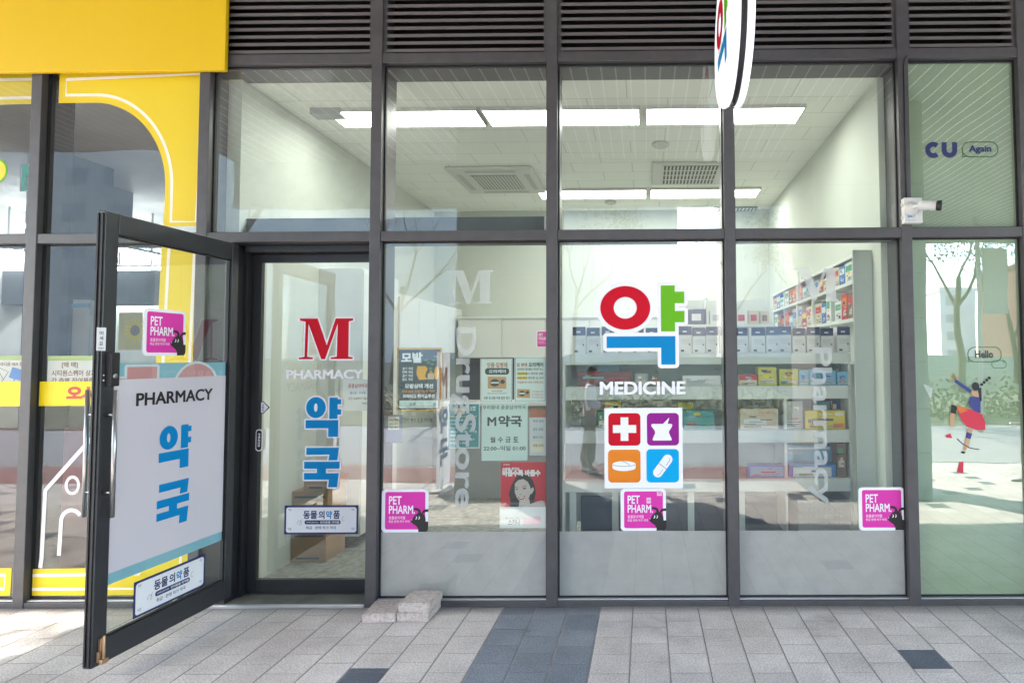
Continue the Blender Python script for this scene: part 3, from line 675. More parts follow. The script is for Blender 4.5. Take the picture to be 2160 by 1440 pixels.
# boxes on the back cabinets seen over the display shelf
for k, (a, b, t, m1, m2, nm) in enumerate(((1452, 1488, 652, 'navy', 'white', 'dark blue'), (1498, 1524, 655, 'white', 'grey', 'plain white'), (1552, 1577, 655, 'white', 'red', 'white box with red blot'), (1579, 1602, 655, 'cream', 'red', 'cream and red'), (1604, 1623, 656, 'cream', 'brown', 'cream and brown'))):
    y = 2.6; xa, xb = at(a, 680, y).x, at(b, 680, y).x
    z0 = at(a, 684, y).z
    product('medicine_box', '%s medicine box on the rear shelf seen above the display boxes' % nm, 'medicine box', xa, xb, y, y + .14, z0, at(a, t, y).z, PC[m1], ((.2, .75, .25, .7, PC[m2]),), 'boxes on the rear shelf')
bs = MB(); z0 = at(1500, 684, 2.6).z; bs.box(at(1440, 680, 2.6).x, at(1628, 680, 2.6).x, 2.56, 2.85, z0 - .03, z0 - .001, SHELFW)
bs.box(at(1440, 680, 2.6).x, at(1628, 680, 2.6).x, 2.852, 2.87, .01, z0 + .28, SHELFW); bs.box(at(1490, 680, 2.6).x, at(1494, 680, 2.6).x, 2.58, 2.85, z0, z0 + .28, SHELFW)
solo('rear_shelf', bs, 'white free standing shelf behind the display shelf', 'shelf', (.7, 2.7, .01))
# cartons on the floor by the left wall
KRAFT = mat('kraft_cardboard', (.33, .21, .12), .85, .2, .08, 6); KR2 = mat('kraft_tape', (.4, .28, .18), .6)
yk = onz(650, 1185, .006).y
stackz = .007
for k, (a, b, t, bt, nm) in enumerate(((614, 688, 1118, 1185, 'bottom'), (615, 690, 1036, 1118, 'middle'), (640, 692, 1012, 1036, 'top'))):
    xa, xb = at(a, 1100, yk).x, at(b, 1100, yk).x; z1 = at(650, t, yk).z
    b_ = MB(); b_.box(max(xa, XL + .004), xb, yk, yk + .3, stackz, z1, KRAFT); b_.box(max(xa, XL + .004) + .02, xb - .02, yk - .001, yk - .0002, z1 - .05, z1 - .035, INK if k < 2 else KR2)
    b_.box(max(xa, XL + .004) + .04, xb - .05, yk - .001, yk - .0002, stackz + .02, stackz + .035, INK)
    solo('cardboard_box', b_, '%s brown cardboard carton in the pile inside the sliding door' % nm, 'cardboard box', ((xa + xb) / 2, yk + .15, stackz), 'cartons inside the door', .003); stackz = z1 + .001

# ================================================================== DECALS
def zc(s, ox, oy):
    return lambda pts: [(ox + x / s, oy + y / s) for x, y in pts]
z5 = zc(3.4286, 500, 480); z6 = zc(3.1304, 500, 880); z3 = zc(3.7895, 1160, 580); z7 = zc(7.2, 1260, 840)
YAK_RING_O = z5(ell(568, 1300, 71, 76)); YAK_RING_I = z5(ell(567, 1300, 13, 30, 40))
YAK_A = z5([(665, 1228), (725, 1228), (725, 1240), (750, 1240), (750, 1277), (725, 1277), (725, 1314), (750, 1314), (750, 1352), (725, 1352), (725, 1383), (665, 1383)])
YAK_G = z6([(452, 18), (668, 18), (668, 128), (602, 128), (602, 72), (452, 72)])
GUK_1 = z6([(460, 200), (675, 200), (665, 283), (607, 283), (613, 246), (460, 246)])
GUK_2 = z6([(447, 292), (681, 292), (681, 338), (592, 338), (592, 368), (676, 368), (666, 460), (607, 460), (612, 410), (447, 410), (447, 366), (532, 366), (532, 338), (447, 338)])
YG_BOX = (641, 836, 720, 1028)
def yakguk(pr, mblue, mwhite, lay=0.001, g=3.2):
    for shp in (YAK_RING_O, YAK_A, YAK_G, GUK_1, GUK_2):
        if mwhite: lay += 0.0002; pr.poly(grow(shp, g), mwhite, lay)
    lay += .0006
    pr.ring(YAK_RING_O, YAK_RING_I, mblue, lay)
    for shp in (YAK_A, YAK_G, GUK_1, GUK_2): pr.poly(shp, mblue, lay)
MSER = z5([(440, 650), (569, 650), (638, 846), (701, 650), (828, 650), (828, 666), (797, 673), (797, 930), (828, 936), (828, 948), (668, 948), (668, 937), (712, 930), (716, 690), (628, 948), (600, 948), (503, 690), (497, 930), (538, 936), (538, 948), (437, 948), (437, 937), (478, 930), (482, 673), (440, 665)])

def pet_sticker(plane, box, label, root_name='pet_sticker', parent=None, group='square magenta pet pharmacy stickers'):
    R_ = Rect(plane, box, (65, 150, 1365, 1355))
    if parent is None: t = thing('sticker', label, 'sticker', R_.base(), group)
    else: t = tag(bpy.data.objects.new('sticker', None), None); 
    b = Print(R_); b.poly(rrect(66, 150, 1362, 1355, 115), WHT, .0012); b.build('backing', t)
    b = Print(R_); b.poly(rrect(165, 226, 1277, 1275, 60), MAG, .0016); b.build('panel', t)
    b = Print(R_)
    b.text('PET', (268, 345, 615, 578), WHT, .002, .018); b.text('PHARM.', (268, 606, 990, 838), WHT, .002, .018)
    b.text('동물용의약품', (268, 902, 728, 995), PINKL, .002, .025); b.text('취급 판매 허가 약국', (262, 1015, 850, 1090), PINKL, .002, .025)
    b.build('lettering', t)
    d = Print(R_)
    d.poly([(950, 700), (985, 672), (1040, 672), (1100, 695), (1145, 740), (1160, 790), (1170, 830), (1190, 790), (1220, 745), (1270, 718), (1362, 712), (1362, 785), (1290, 790), (1235, 815), (1225, 840),
            (1265, 890), (1285, 960), (1292, 1055), (1362, 1055), (1362, 1250), (1345, 1310), (1300, 1345), (1085, 1346), (1090, 1290), (1070, 1230), (1030, 1175), (960, 1130), (900, 1080), (878, 1030), (890, 990), (940, 965), (965, 910), (1010, 860), (1060, 835), (1090, 790), (1060, 750), (1000, 735), (955, 730)], BLK, .0024)
    for ex in (0, 78):
        d.poly([(1018 + ex, 905), (1042 + ex, 912), (1055 + ex, 945), (1045 + ex, 980), (1015 + ex, 1000), (1005 + ex, 985), (1025 + ex, 965), (1030 + ex, 940)], WHT, .0028)
    d.poly(ell(905, 1003, 16, 16, 10), PINKL, .0028)
    d.build('dog_silhouette', t)
    return t
def vet_sign(plane, quad, label, parent=None):
    """navy framed sign of animal medicine; design 0..320 x 0..128"""
    R_ = Rect(plane, quad, (0, 0, 320, 128)); t = thing('notice_sign', label, 'sign', R_.base(), 'animal medicine notices')
    b = Print(R_); b.poly([(0, 0), (320, 0), (320, 128), (0, 128)], NAVY, .0012); b.build('backing', t)
    b = Print(R_); b.poly(rrect(8, 9, 312, 120, 10), WPAPER, .0016); b.build('panel', t)
    b = Print(R_)
    b.text('동물', (82, 24, 142, 60), NAVY, .002, .03); b.text('의', (148, 24, 174, 60), NAVY, .002, .03); b.text('약', (180, 24, 206, 60), BLUE, .002, .035); b.text('품', (212, 24, 240, 60), NAVY, .002, .03)
    b.poly(rrect(88, 66, 244, 84, 8), NAVY, .002); b.text('animal pharmacy', (96, 71, 148, 79), WPAPER, .0024, .01); b.text('반려동물 의약품', (156, 70, 238, 80), WPAPER, .0024, .02)
    b.text('취급 · 판매 허가 약국', (94, 92, 224, 106), NAVY, .002, .012)
    b.line(ell(66, 78, 9, 10, 12, 150, 420), 2.2, GREYW, .002); b.line([(66, 88), (72, 68), (78, 62)], 2, GREYW, .002); b.line(ell(256, 60, 7, 9, 10, 60, 300), 2, GREYW, .002)
    for (x, y, s_) in ((16, 14, 14), (290, 14, 14), (290, 98, 14), (16, 98, 16)):
        b.text('약', (x, y, x + s_, y + s_ - 2), GREYW, .002, .02)
    b.build('lettering', t); return t

# ------------------------------------------------------------------ doorway
dw = thing('door_frame', 'black aluminium door frame recessed between the mullions of the entrance', 'door frame', (-2.3, .1, 0))
xj0, xj1 = MX[2] + MW, MX[3] - MW
b_ = MB(); b_.box(xj0 + .001, -2.655, -.03, .19, .0, ZM0 - .001, BLACKF); b_.build('jamb', dw, .003)
b_ = MB(); b_.box(-2.6549, -2.63, .09, .19, .0, ZM0 - .001, BLACKF); b_.box(xj1 - .02, xj1 - .001, .02, .19, .0, ZM0 - .001, BLACKF); b_.build('jamb', dw, .002)
b_ = MB(); b_.box(-2.6299, xj1 - .021, .06, .19, 2.25, ZM0 - .001, BLACKF); b_.build('header', dw, .003)
b_ = MB(); b_.box(-2.654, xj1 - .001, -.035, .20, .001, .016, mat('threshold_stone', (.12, .125, .11), .55, .4, .4, 9)); b_.box(-2.9, xj1 - .001, -.06, -.0355, .0005, .02, SILVER); b_.build('threshold', dw, .002)
sd = thing('sliding_door', 'closed black framed glass sliding door lettered M PHARMACY', 'door', (-2.2, .15, 0.02))
b_ = MB(); ys0, ys1 = .14, .175; sx0, sx1, sz0, sz1 = -2.629, xj1 - .022, .022, 2.248
b_.box(sx0, sx0 + .062, ys0, ys1, sz0, sz1, BLACKF); b_.box(sx1 - .012, sx1, ys0, ys1, sz0, sz1, BLACKF)
b_.box(sx0 + .0621, sx1 - .0121, ys0, ys1, 2.192, sz1, BLACKF); b_.box(sx0 + .0621, sx1 - .0121, ys0, ys1, sz0, .108, BLACKF); b_.build('frame', sd, .003)
g = MB(); g.quad((sx0 + .062, .155, .108), (sx1 - .012, .155, .108), (sx1 - .012, .155, 2.192), (sx0 + .062, .155, 2.192), GLASS); g.build('glass_pane', sd)
SLD = Plane((0, .153, 0), (1, 0, 0), (0, -1, 0))
R_ = Rect(SLD, YG_BOX); pr = Print(R_); pr.poly(grow(MSER, 3.2), WHT, .001); pr.poly(MSER, RED, .0018); pr.build('letter_m', sd)
pr = Print(R_); pr.text('PHARMACY', (601, 779, 764, 799), WHT, .001, .035); pr.build('lettering', sd)
pr = Print(R_); yakguk(pr, BLUE, WHT); pr.build('lettering', sd)
R_ = Rect(SLD, (545, 845, 570, 873)); t = thing('sticker', 'small pointed white and navy sticker on the left edge of the sliding door', 'sticker', R_.base()); pr = Print(R_)
pr.poly([(546, 846), (556, 846), (569, 859), (556, 872), (546, 872)], NAVY, .001); pr.poly([(551, 848), (556, 848), (566, 859), (556, 870), (551, 870)], WPAPER, .0014); pr.text('자동문', (553, 851, 557, 868), INK, .0018, .02, 1); pr.build('backing', t)
R_ = Rect(Plane((0, .139, 0), (1, 0, 0), (0, -1, 0)), (539, 905, 554, 951)); t = thing('door_button', 'black oval push button with white rim on the sliding door stile', 'button', R_.base()); pr = Print(R_)
pr.poly(rrect(539.5, 905, 554, 951, 6), WHT, .001); pr.poly(rrect(541, 907, 552, 949, 5), BLK, .0016); pr.text('PRESS', (544.5, 914, 549, 942), WHT, .002, .02, 1); pr.build('plate', t)
vet_sign(SLD, (600, 1065, 756, 1126), 'navy framed animal medicine notice low on the sliding door')
R_ = Rect(Plane((0, .165, 0), (1, 0, 0), (0, -1, 0)), (723, 800, 792, 866)); t = thing('paper_notice', 'white paper notice with a red heading behind the right edge of the sliding door', 'notice', R_.base()); pr = Print(R_)
pr.poly([(723, 800), (792, 800), (792, 866), (723, 866)], WPAPER, 0); pr.text('공공심야약국 운영', (734, 809, 790, 818), RED, .0006, .02)
pr.text('월요일 · 수요일 · 금요일', (738, 825, 790, 831), BLUE, .0006, .02); pr.text('시간 22:00부터 익일 01:00까지', (735, 837, 792, 843), INK, .0006, .02); pr.text('약국안내', (764, 848, 776, 853), INK, .0006, .02); pr.build('paper', t)

# ------------------------------------------------------------------ open swing door leaf
ZL0, ZL1 = .08, 2.277
hp = Vector((-2.612, -.06, 0)); fp = onz(183, 1411, ZL0); fp = Vector((fp.x, fp.y, 0))
dvec = fp - hp; LW_ = dvec.length; dv = dvec.normalized(); nv = Vector((-dv.y, dv.x, 0)); TH = .045
leaf = thing('swing_door', 'dark framed glass door standing open with grey film lettered PHARMACY', 'door', (hp.x, hp.y, ZL0))
def lp(u, n, z): return hp + dv * u + nv * n + Vector((0, 0, z))
def lbox(mb, u0, u1, n0, n1, z0, z1, mt): return mb.obox(lp(u0, n0, z0), dv * (u1 - u0), nv * (n1 - n0), Vector((0, 0, z1 - z0)), mt)
ST, RA, RB = .075, .105, .115
b_ = MB(); lbox(b_, 0, ST * .75, -TH / 2, TH / 2, ZL0, ZL1, DOORF); lbox(b_, LW_ - ST, LW_, -TH / 2, TH / 2, ZL0, ZL1, DOORF)
lbox(b_, ST * .75 + .0003, LW_ - ST - .0003, -TH / 2, TH / 2, ZL1 - RA, ZL1, DOORF); lbox(b_, ST * .75 + .0003, LW_ - ST - .0003, -TH / 2, TH / 2, ZL0, ZL0 + RB, DOORF); b_.build('frame', leaf, .004)
b_ = MB(); lbox(b_, LW_, LW_ + .006, -.016, -.008, ZL0 + .01, ZL1 - .01, SEAL); lbox(b_, LW_, LW_ + .006, .006, .014, ZL0 + .01, ZL1 - .01, SEAL); b_.build('edge_seal', leaf)
gu0, gu1, gz0, gz1 = ST * .75, LW_ - ST, ZL0 + RB, ZL1 - RA
b_ = MB(); b_.quad(lp(gu0, 0, gz0), lp(gu1, 0, gz0), lp(gu1, 0, gz1), lp(gu0, 0, gz1), GLASSL); b_.build('glass_pane', leaf)
b_ = MB()
for (a, b, c, d) in ((gu0, gu0 + .008, gz0, gz1), (gu1 - .008, gu1, gz0, gz1), (gu0 + .008, gu1 - .008, gz1 - .008, gz1), (gu0 + .008, gu1 - .008, gz0, gz0 + .008)): lbox(b_, a, b, -.01, .01, c, d, SEAL)
b_.build('seal', leaf)
LPN = Plane(lp(0, .002, 0), -dv, nv); LPO = Plane(lp(0, -.002, 0), -dv, nv); LPF = Plane(lp(0, TH / 2, 0), -dv, nv)
def lz(px, py): return LPN.uv(px, py)
zft = lz(346, 797)[1]; zfb = (lz(217, 1210)[1] + lz(476, 1120)[1]) / 2
zot = lz(346, 765)[1]; zob = zfb - .055
LFILM = veil('lilac_grey_film', (.64, .60, .64), .92, .5)
b_ = MB(); lbox(b_, gu0 + .001, gu1 - .001, .0008, .0018, zfb, zft, LFILM); b_.build('film', leaf)
LBL = veil('pale_blue_film', (.30, .60, .72), .88, .5)
b_ = MB(); lbox(b_, gu0 + .001, gu1 - .001, -.0018, -.0008, zob, zot, LBL); b_.build('film', leaf)
LR = Rect(LPO, [(215, 762), (480, 766), (478, 1140), (214, 1215)], (0, 0, 260, 400))
pr = Print(LR)
for shp in ([(38, 8), (94, 8), (94, 100), (12, 100), (12, 30), (38, 30)], ell(180, 55, 48, 52, 30)):
    pr.poly(grow(shp, 5), WHT, .0013); pr.poly(shp, mat('pink_outer_vinyl', (.74, .33, .33), .5), .0016)
pr.poly([(60, 150), (110, 150), (110, 250), (60, 250)], mat('pink_outer_vinyl', (.74, .33, .33), .5), .0016)
pr.build('outer_lettering', leaf)
R_ = Rect(LPN, [(287, 827), (448, 820), (448, 846), (287, 853)], (0, 0, 100, 10)); pr = Print(R_); pr.text('PHARMACY', (0, 0, 100, 10), BLK, .001, .03); pr.build('lettering', leaf)
R_ = Rect(LPN, [(330, 901), (405, 890), (399, 1108), (330, 1108)], YG_BOX); pr = Print(R_); yakguk(pr, BLUE, None); pr.build('lettering', leaf)
pet_sticker(LPN, [(302, 650), (392, 656), (391, 752), (301, 748)], 'magenta pet pharmacy sticker on the open swing door')
vet_sign(LPN, [(281, 1225), (432, 1170), (432, 1238), (281, 1300)], 'navy framed animal medicine notice low on the open swing door')
# handle, lock, sign
hu = -lz(225, 950)[0]
b_ = MB(); zh0, zh1 = LPF.uv(225, 1088)[1], LPF.uv(225, 822)[1]
b_.tube([lp(LW_ - ST * .42, TH / 2 + .05, zh0), lp(LW_ - ST * .42, TH / 2 + .05, zh1)], .0105, STEEL, 14)
for z in (zh0 + .12, zh1 - .12): b_.tube([lp(LW_ - ST * .42, TH / 2, z), lp(LW_ - ST * .42, TH / 2 + .05, z)], .007, STEEL, 10)
b_.tube([lp(LW_ - ST * .42, -TH / 2 - .05, zh0), lp(LW_ - ST * .42, -TH / 2 - .05, zh1)], .0105, STEEL, 14)
for z in (zh0 + .12, zh1 - .12): b_.tube([lp(LW_ - ST * .42, -TH / 2, z), lp(LW_ - ST * .42, -TH / 2 - .05, z)], .007, STEEL, 10)
b_.build('handle', leaf)
zk0, zk1 = LPF.uv(218, 815)[1], LPF.uv(218, 743)[1]
b_ = MB(); lbox(b_, LW_ - ST + .002, LW_ - .022, TH / 2, TH / 2 + .03, zk0, zk1, BLK); lk = b_.build('door_lock', leaf, .005)
b_ = MB(); b_.lathe(lp(LW_ - ST * .6, TH / 2 + .03, zk0 + .05), nv, [(0, .012), (.004, .012), (.005, .006)], STEEL, 14)
for z in (.03, .055): b_.lathe(lp(LW_ - .014, TH / 2 + .001, zk0 + z), nv, [(0, .004), (.003, .003)], WHT, 8)
b_.build('keyhole', lk)
R_ = Rect(LPF, [(203, 690), (223, 691), (223, 740), (203, 739)], (0, 0, 20, 50)); t = thing('push_sign', 'small white push sign on the open swing door stile', 'sign', R_.base()); pr = Print(R_)
pr.poly([(0, 0), (20, 0), (20, 50), (0, 50)], WPAPER, .001)
for k, chh in enumerate('미세요'): pr.text(chh, (6, 8 + 11 * k, 14, 16 + 11 * k), INK, .0016, .02)
pr.text('PUSH', (5, 43, 15, 46), INK, .0016, .02); pr.build('plate', t)
b_ = MB(); zs0 = ZL0 + .02; cu = LW_ - ST * .55
lbox(b_, cu - .012, cu + .012, TH / 2, TH / 2 + .016, zs0 + .05, zs0 + .11, BRASS); lbox(b_, cu - .02, cu + .02, TH / 2, TH / 2 + .012, zs0, zs0 + .05, BRASS); b_.tube([lp(cu, TH / 2 + .02, zs0 - .005), lp(cu, TH / 2 + .02, zs0 + .12)], .007, BRASS, 8)
lbox(b_, cu - .018, cu + .018, TH / 2 + .0125, TH / 2 + .03, zs0 - .01, zs0 + .012, BRASS); b_.build('door_stop', leaf, .002)

# ------------------------------------------------------------------ big window lettering
def window_m(cx, cyy, wd, h, label):
    P_ = [((x - 559.5) , (y - 713)) for x, y in MSER]; xs2 = [p[0] for p in P_]; ys2 = [p[1] for p in P_]
    k1 = wd / (max(xs2) - min(xs2)); k2 = h / (max(ys2) - min(ys2)); x0 = min(xs2); y0 = min(ys2)
    return [(cx - wd / 2 + (x - x0) * k1, cyy - h / 2 + (y - y0) * k2) for x, y in P_]
def vert_letters(word, x0, x1, y0, y1, label, mpoly):
    R_ = Rect(FAC, (x0, y0, x1, y1)); t = thing('window_lettering', label, 'lettering', R_.base(), 'frosted lettering on the windows')
    pr = Print(R_); pr.poly(mpoly, FROST, .001); pr.build('letter_m', t)
    pr = Print(R_); pr.text(word, (x0, y0, x1, y1), FROST, .001, .022, 1); pr.build('word', t)
vert_letters('DrugStore', 948, 1004, 690, 1070, 'frosted letter M over a downward reading DrugStore on the second window', window_m(991, 604, 97, 72, ''))
vert_letters('Pharmacy', 1703, 1757, 733, 1063, 'frosted letter M over a downward reading Pharmacy on the fourth window', window_m(1727, 598, 98, 72, ''))
EO, EI = z3(ell(603, 262, 200, 175, 56)), z3(ell(603, 262, 92, 86, 56)); EI2 = z3(ell(603, 262, 62, 56, 56))
EG = z3([(888, 85), (1000, 85), (1000, 135), (1075, 135), (1075, 228), (1000, 228), (1000, 290), (1075, 290), (1075, 380), (1000, 380), (1000, 453), (888, 453)])
EB = z3([(453, 490), (1002, 490), (1002, 716), (888, 716), (888, 582), (453, 582)])
def emblem(R_, t, lay=.001):
    pr = Print(R_); n_ = len(EO); oo = z3(ell(603, 262, 234, 208, 56)); pr.ring(oo, EI2, WHT, lay); pr.poly(grow(EG, 7.5), WHT, lay + .0003); pr.poly(grow(EB, 7.5), WHT, lay + .0006); pr.build('outline', t)
    pr = Print(R_); pr.ring(EO, EI, RED, lay + .0012); pr.build('red_ring', t)
    pr = Print(R_); pr.poly(EG, GREEN, lay + .0012); pr.build('green_stroke', t)
    pr = Print(R_); pr.poly(EB, BLUE, lay + .0012); pr.build('blue_stroke', t)
R_ = Rect(FAC, (1257, 594, 1452, 778)); t = thing('window_emblem', 'large red, green and blue pharmacy character outlined in white on the third window', 'sign', R_.base()); emblem(R_, t)
R_ = Rect(FAC, (1265, 804, 1446, 832)); t = thing('window_lettering', 'white word MEDICINE on the third window above the icon board', 'lettering', R_.base()); pr = Print(R_); pr.text('MEDICINE', (1265, 804, 1446, 832), WHT, .001, .035); pr.build('word', t)
# icon board
R_ = Rect(FAC, (1275, 860, 1440, 1029)); t = thing('icon_board', 'white square board of four coloured medicine icons on the third window', 'sign', R_.base())
pr = Print(R_); pr.poly([(1275, 860), (1440, 860), (1440, 1029), (1275, 1029)], WHT, .0012); pr.build('board', t)
def icon(x0, y0, x1, y1, mt):
    pr = Print(R_); pr.poly(z7(rrect(x0, y0, x1, y1, 62)), mt, .0018); return pr.build('icon_tile', t)
q = icon(168, 222, 657, 717, RED); pr = Print(R_); pr.poly(z7([(355, 285), (472, 285), (472, 403), (592, 403), (592, 522), (472, 522), (472, 642), (355, 642), (355, 522), (238, 522), (238, 403), (355, 403)]), WHT, .0022); pr.build('cross', q)
q = icon(755, 222, 1242, 717, PURP); pr = Print(R_); pr.poly(z7([(835, 388), (1000, 388), (1097, 290), (1070, 388), (1125, 388), (1142, 405), (1130, 440), (1090, 500), (1090, 530), (1130, 615), (1125, 640), (845, 640), (840, 620), (880, 530), (875, 490), (825, 425), (822, 400)]), WHT, .0022); pr.build('mortar', q)
q = icon(163, 776, 655, 1275, ORNG); pr = Print(R_); pr.poly(z7(ell(405, 1000, 178, 50, 30, 180, 360) + ell(405, 1050, 175, 50, 30, 0, 180)), WHT, .0022)
pr.line(z7(ell(405, 1000, 172, 28, 24, 0, 180)), .8, BLK, .0026); pr.line(z7([(370, 953), (440, 970), (490, 1015)]), .8, BLK, .0026); pr.build('tablet', q)
q = icon(745, 770, 1238, 1275, CYAN); a = math.radians(-53); cxp, cyp = 992, 1025; L2, r2 = 125, 72
def rotp(pts): return [(cxp + x * math.cos(a) - y * math.sin(a), cyp + x * math.sin(a) + y * math.cos(a)) for x, y in pts]
caps = ell(L2, 0, r2, r2, 14, -90, 90) + ell(-L2, 0, r2, r2, 14, 90, 270)
pr = Print(R_); pr.poly(z7(rotp(caps)), WHT, .0022); pr.line(z7(rotp([(-5, -r2), (-5, r2)])), 1, NAVY, .0026); pr.line(z7(rotp([(-L2 - 40, 20), (-L2, 36), (-40, 36)])), .9, NAVY, .0026); pr.line(z7(rotp([(30, 36), (L2, 36), (L2 + 40, 15)])), .9, NAVY, .0026); pr.build('capsule', q)
pet_sticker(FAC, (805, 1031, 904, 1122), 'magenta pet pharmacy sticker at the lower left corner of the second window')
p3 = pet_sticker(FAC, (1309, 1030, 1405, 1119), 'magenta pet pharmacy sticker directly below the icon board')
R_ = Rect(FAC, (1309, 1030, 1405, 1119)); pr = Print(R_); pr.poly([(1386, 1034), (1396, 1034), (1396, 1045), (1386, 1045)], PINKL, .0024); pr.text('약', (1388, 1036, 1394, 1043), MAG, .0028, .02); pr.poly([(1364, 1049), (1373, 1049), (1373, 1061), (1364, 1061)], PINKL, .0024); pr.text('약국', (1365, 1053, 1372, 1057), MAG, .0028, .02); pr.build('badge', p3)
pet_sticker(FAC, (1811, 1027, 1908, 1118), 'magenta pet pharmacy sticker at the lower right corner of the fourth window')
CABP = Plane((0, YB - .372, 0), (1, 0, 0), (0, -1, 0))
pet_sticker(CABP, (1131, 697, 1165, 733), 'small magenta pet pharmacy sticker on a white back cabinet door')

# ------------------------------------------------------------------ posters behind the second window
def poster(box, label, mt, name='poster', cat='poster', plane=INN):
    R_ = Rect(plane, box) ; t = thing(name, label, cat, R_.base()); pr = Print(R_); x0, y0, x1, y1 = box; pr.poly([(x0, y0), (x1, y0), (x1, y1), (x0, y1)], mt, 0); pr.build('sheet', t); return R_, t
DPOST = mat('slate_print', (.045, .06, .07), .6); GOLD = mat('gold_print', (.55, .32, .05), .5); AMB = mat('amber_print', (.72, .36, .01), .5)
R_, t = poster((837, 733, 932, 866), 'dark slate hair care poster with gold border on the second window', GOLD)
pr = Print(R_); pr.poly([(840, 737), (929, 737), (929, 863), (840, 863)], DPOST, .0006); pr.build('panel', t)
pr = Print(R_); pr.text('모발', (846, 743, 891, 765), WPAPER, .0012, .045)
for k, s_ in enumerate(('윤기 개선', '탄력 개선', '굵기 개선', '밀도 개선')): pr.text(s_, (849, 774 + 7.6 * k, 871, 780 + 7.6 * k), WPAPER, .0012, .02)
pr.text('모발상태 개선', (854, 809, 914, 819), WPAPER, .0012, .04); pr.text('국내 최초 모발기능성 케라', (848, 822, 917, 828.5), mat('orange_ink', (.6, .25, .03), .6), .0012, .03); pr.text('프리미엄 헤어솔루션', (850, 831, 917, 839), WPAPER, .0012, .035)
pr.poly(rrect(843, 844, 924, 860, 2), GPAPER, .0012); pr.text('일분', (864, 849, 878, 855), INK, .0018, .01); pr.text('원', (914, 849, 920, 855), INK, .0018, .01); pr.poly([(846, 856), (920, 856), (920, 856.5), (846, 856.5)], INK, .0018); pr.build('lettering', t)
pr = Print(R_); pr.poly([(880, 772), (898, 772), (902, 778), (898, 787), (897, 794), (902, 800), (884, 801), (879, 790), (879, 780)], AMB, .0012); pr.poly(ell(921, 787, 5, 14, 16), AMB, .0012)
pr.poly([(902, 788), (916, 788), (916, 800), (902, 800)], mat('jar_cream', (.55, .45, .33), .5), .0016); pr.poly([(904, 788), (909, 780), (914, 788)], AMB, .0016)
for (x, y) in ((908, 777), (912, 768), (915, 760), (904, 765), (918, 752), (898, 760)): pr.poly(ell(x, y, 4.5, 2.6, 10), mat('leaf_print', (.1, .2, .12), .6), .0012)
pr.build('picture', t)
R_, t = poster((1013, 756, 1081, 848), 'white poster with a dark pill heading and brown carton picture, left of two', GPAPER)
RB_ = mat('rust_print', (.4, .16, .1), .6); pr = Print(R_); pr.line([(1014.5, 757.5), (1079.5, 757.5), (1079.5, 846.5), (1014.5, 846.5)], 1, RB_, .0006, True); pr.text('잇몸·입병에', (1027, 764, 1070, 775), RB_, .0006, .03); pr.poly(rrect(1023, 776, 1074, 790, 6), INK, .0006); pr.text('오라케어', (1031, 779, 1067, 787), GPAPER, .0012, .03)
pr.text('국내산 성분 함유', (1037, 823, 1060, 826), INK, .0006, .02); pr.text('제품이 궁금하시면 약사에게 문의', (1028, 828, 1069, 831), RB_, .0006, .02); pr.text('바른 입·잇몸 치료·입안 연고', (1021, 836, 1076, 842), INK, .0006, .02); pr.build('lettering', t)
def carton_pic(R_, t, x0, y0, x1, y1):
    pr = Print(R_); pr.poly([(x0, y0), (x1, y0 + 1), (x1, y1), (x0, y1 - 1)], mat('tan_print', (.5, .3, .13), .6), .0006); cx_, c_y = (x0 + x1) / 2, (y0 + y1) / 2; w_ = x1 - x0
    pr.poly(ell(cx_ - w_ * .12, c_y, w_ * .26, (y1 - y0) * .3, 18), INK, .001); pr.poly(ell(cx_ + w_ * .3, c_y - 2, w_ * .13, (y1 - y0) * .18, 12), INK, .001); pr.poly([(cx_ - w_ * .34, c_y - 1.5), (cx_ + w_ * .1, c_y - 1.5), (cx_ + w_ * .1, c_y + 1.5), (cx_ - w_ * .34, c_y + 1.5)], GPAPER, .0014); pr.build('picture', t)
carton_pic(R_, t, 1029, 794, 1068, 820)
R_, t = poster((1085, 753, 1152, 848), 'white poster with a blue border and bulleted lines, right of two', GPAPER)
pr = Print(R_); pr.line([(1087, 755), (1150, 755), (1150, 845.5), (1087, 845.5)], 1, BLUE, .0006, True); pr.text('입 병엔', (1090, 765, 1112, 773), RB_, .0006, .03); pr.text('오라케어', (1115, 764, 1146, 774), INK, .0006, .035)
for k, s_ in enumerate(('· 입안에서 달라붙는 편안한 연고', '· 입안에 붙고 편안한 성분', '· 하얀 공이 편안한 입 상처', '· 무알콜이라 바르기 편한 연고')): pr.text(s_, (1089, 776 + 9.2 * k, 1146, 781 + 9.2 * k), INK if k != 3 else RB_, .0006, .02)
for k in (1, 2): pr.poly([(1091, 775.5 + 9.2 * k), (1112, 775.5 + 9.2 * k), (1112, 781.5 + 9.2 * k), (1091, 781.5 + 9.2 * k)], YELF, .0003)
for k in range(3): pr.text('의약외품 안내', (1122, 824 + 6 * k, 1145, 827.5 + 6 * k), RB_, .0006, .01)
pr.build('lettering', t); carton_pic(R_, t, 1091, 820, 1118, 839)
R_, t = poster((1016, 849, 1113, 971), 'pale green notice of night pharmacy hours reading M and 22:00', mat('notice_green', (.52, .64, .61), .7))
pr = Print(R_); pr.text('우리동네 공공심야약국', (1018, 854, 1109, 863), INK, .0006, .012); pr.text('M', (1028, 879, 1047, 898), INK, .0006, .03); pr.text('약국', (1051, 876, 1101, 900), INK, .0006, .035)
for k, s_ in enumerate('월수금토'): pr.text(s_, (1034 + 16.2 * k, 921, 1045 + 16.2 * k, 933), INK, .0006, .02)
pr.text('22:00~익일 01:00', (1020, 940, 1109, 950), INK, .0006, .018); pr.build('lettering', t)
TEAL = mat('teal_print', (.06, .22, .25), .6)
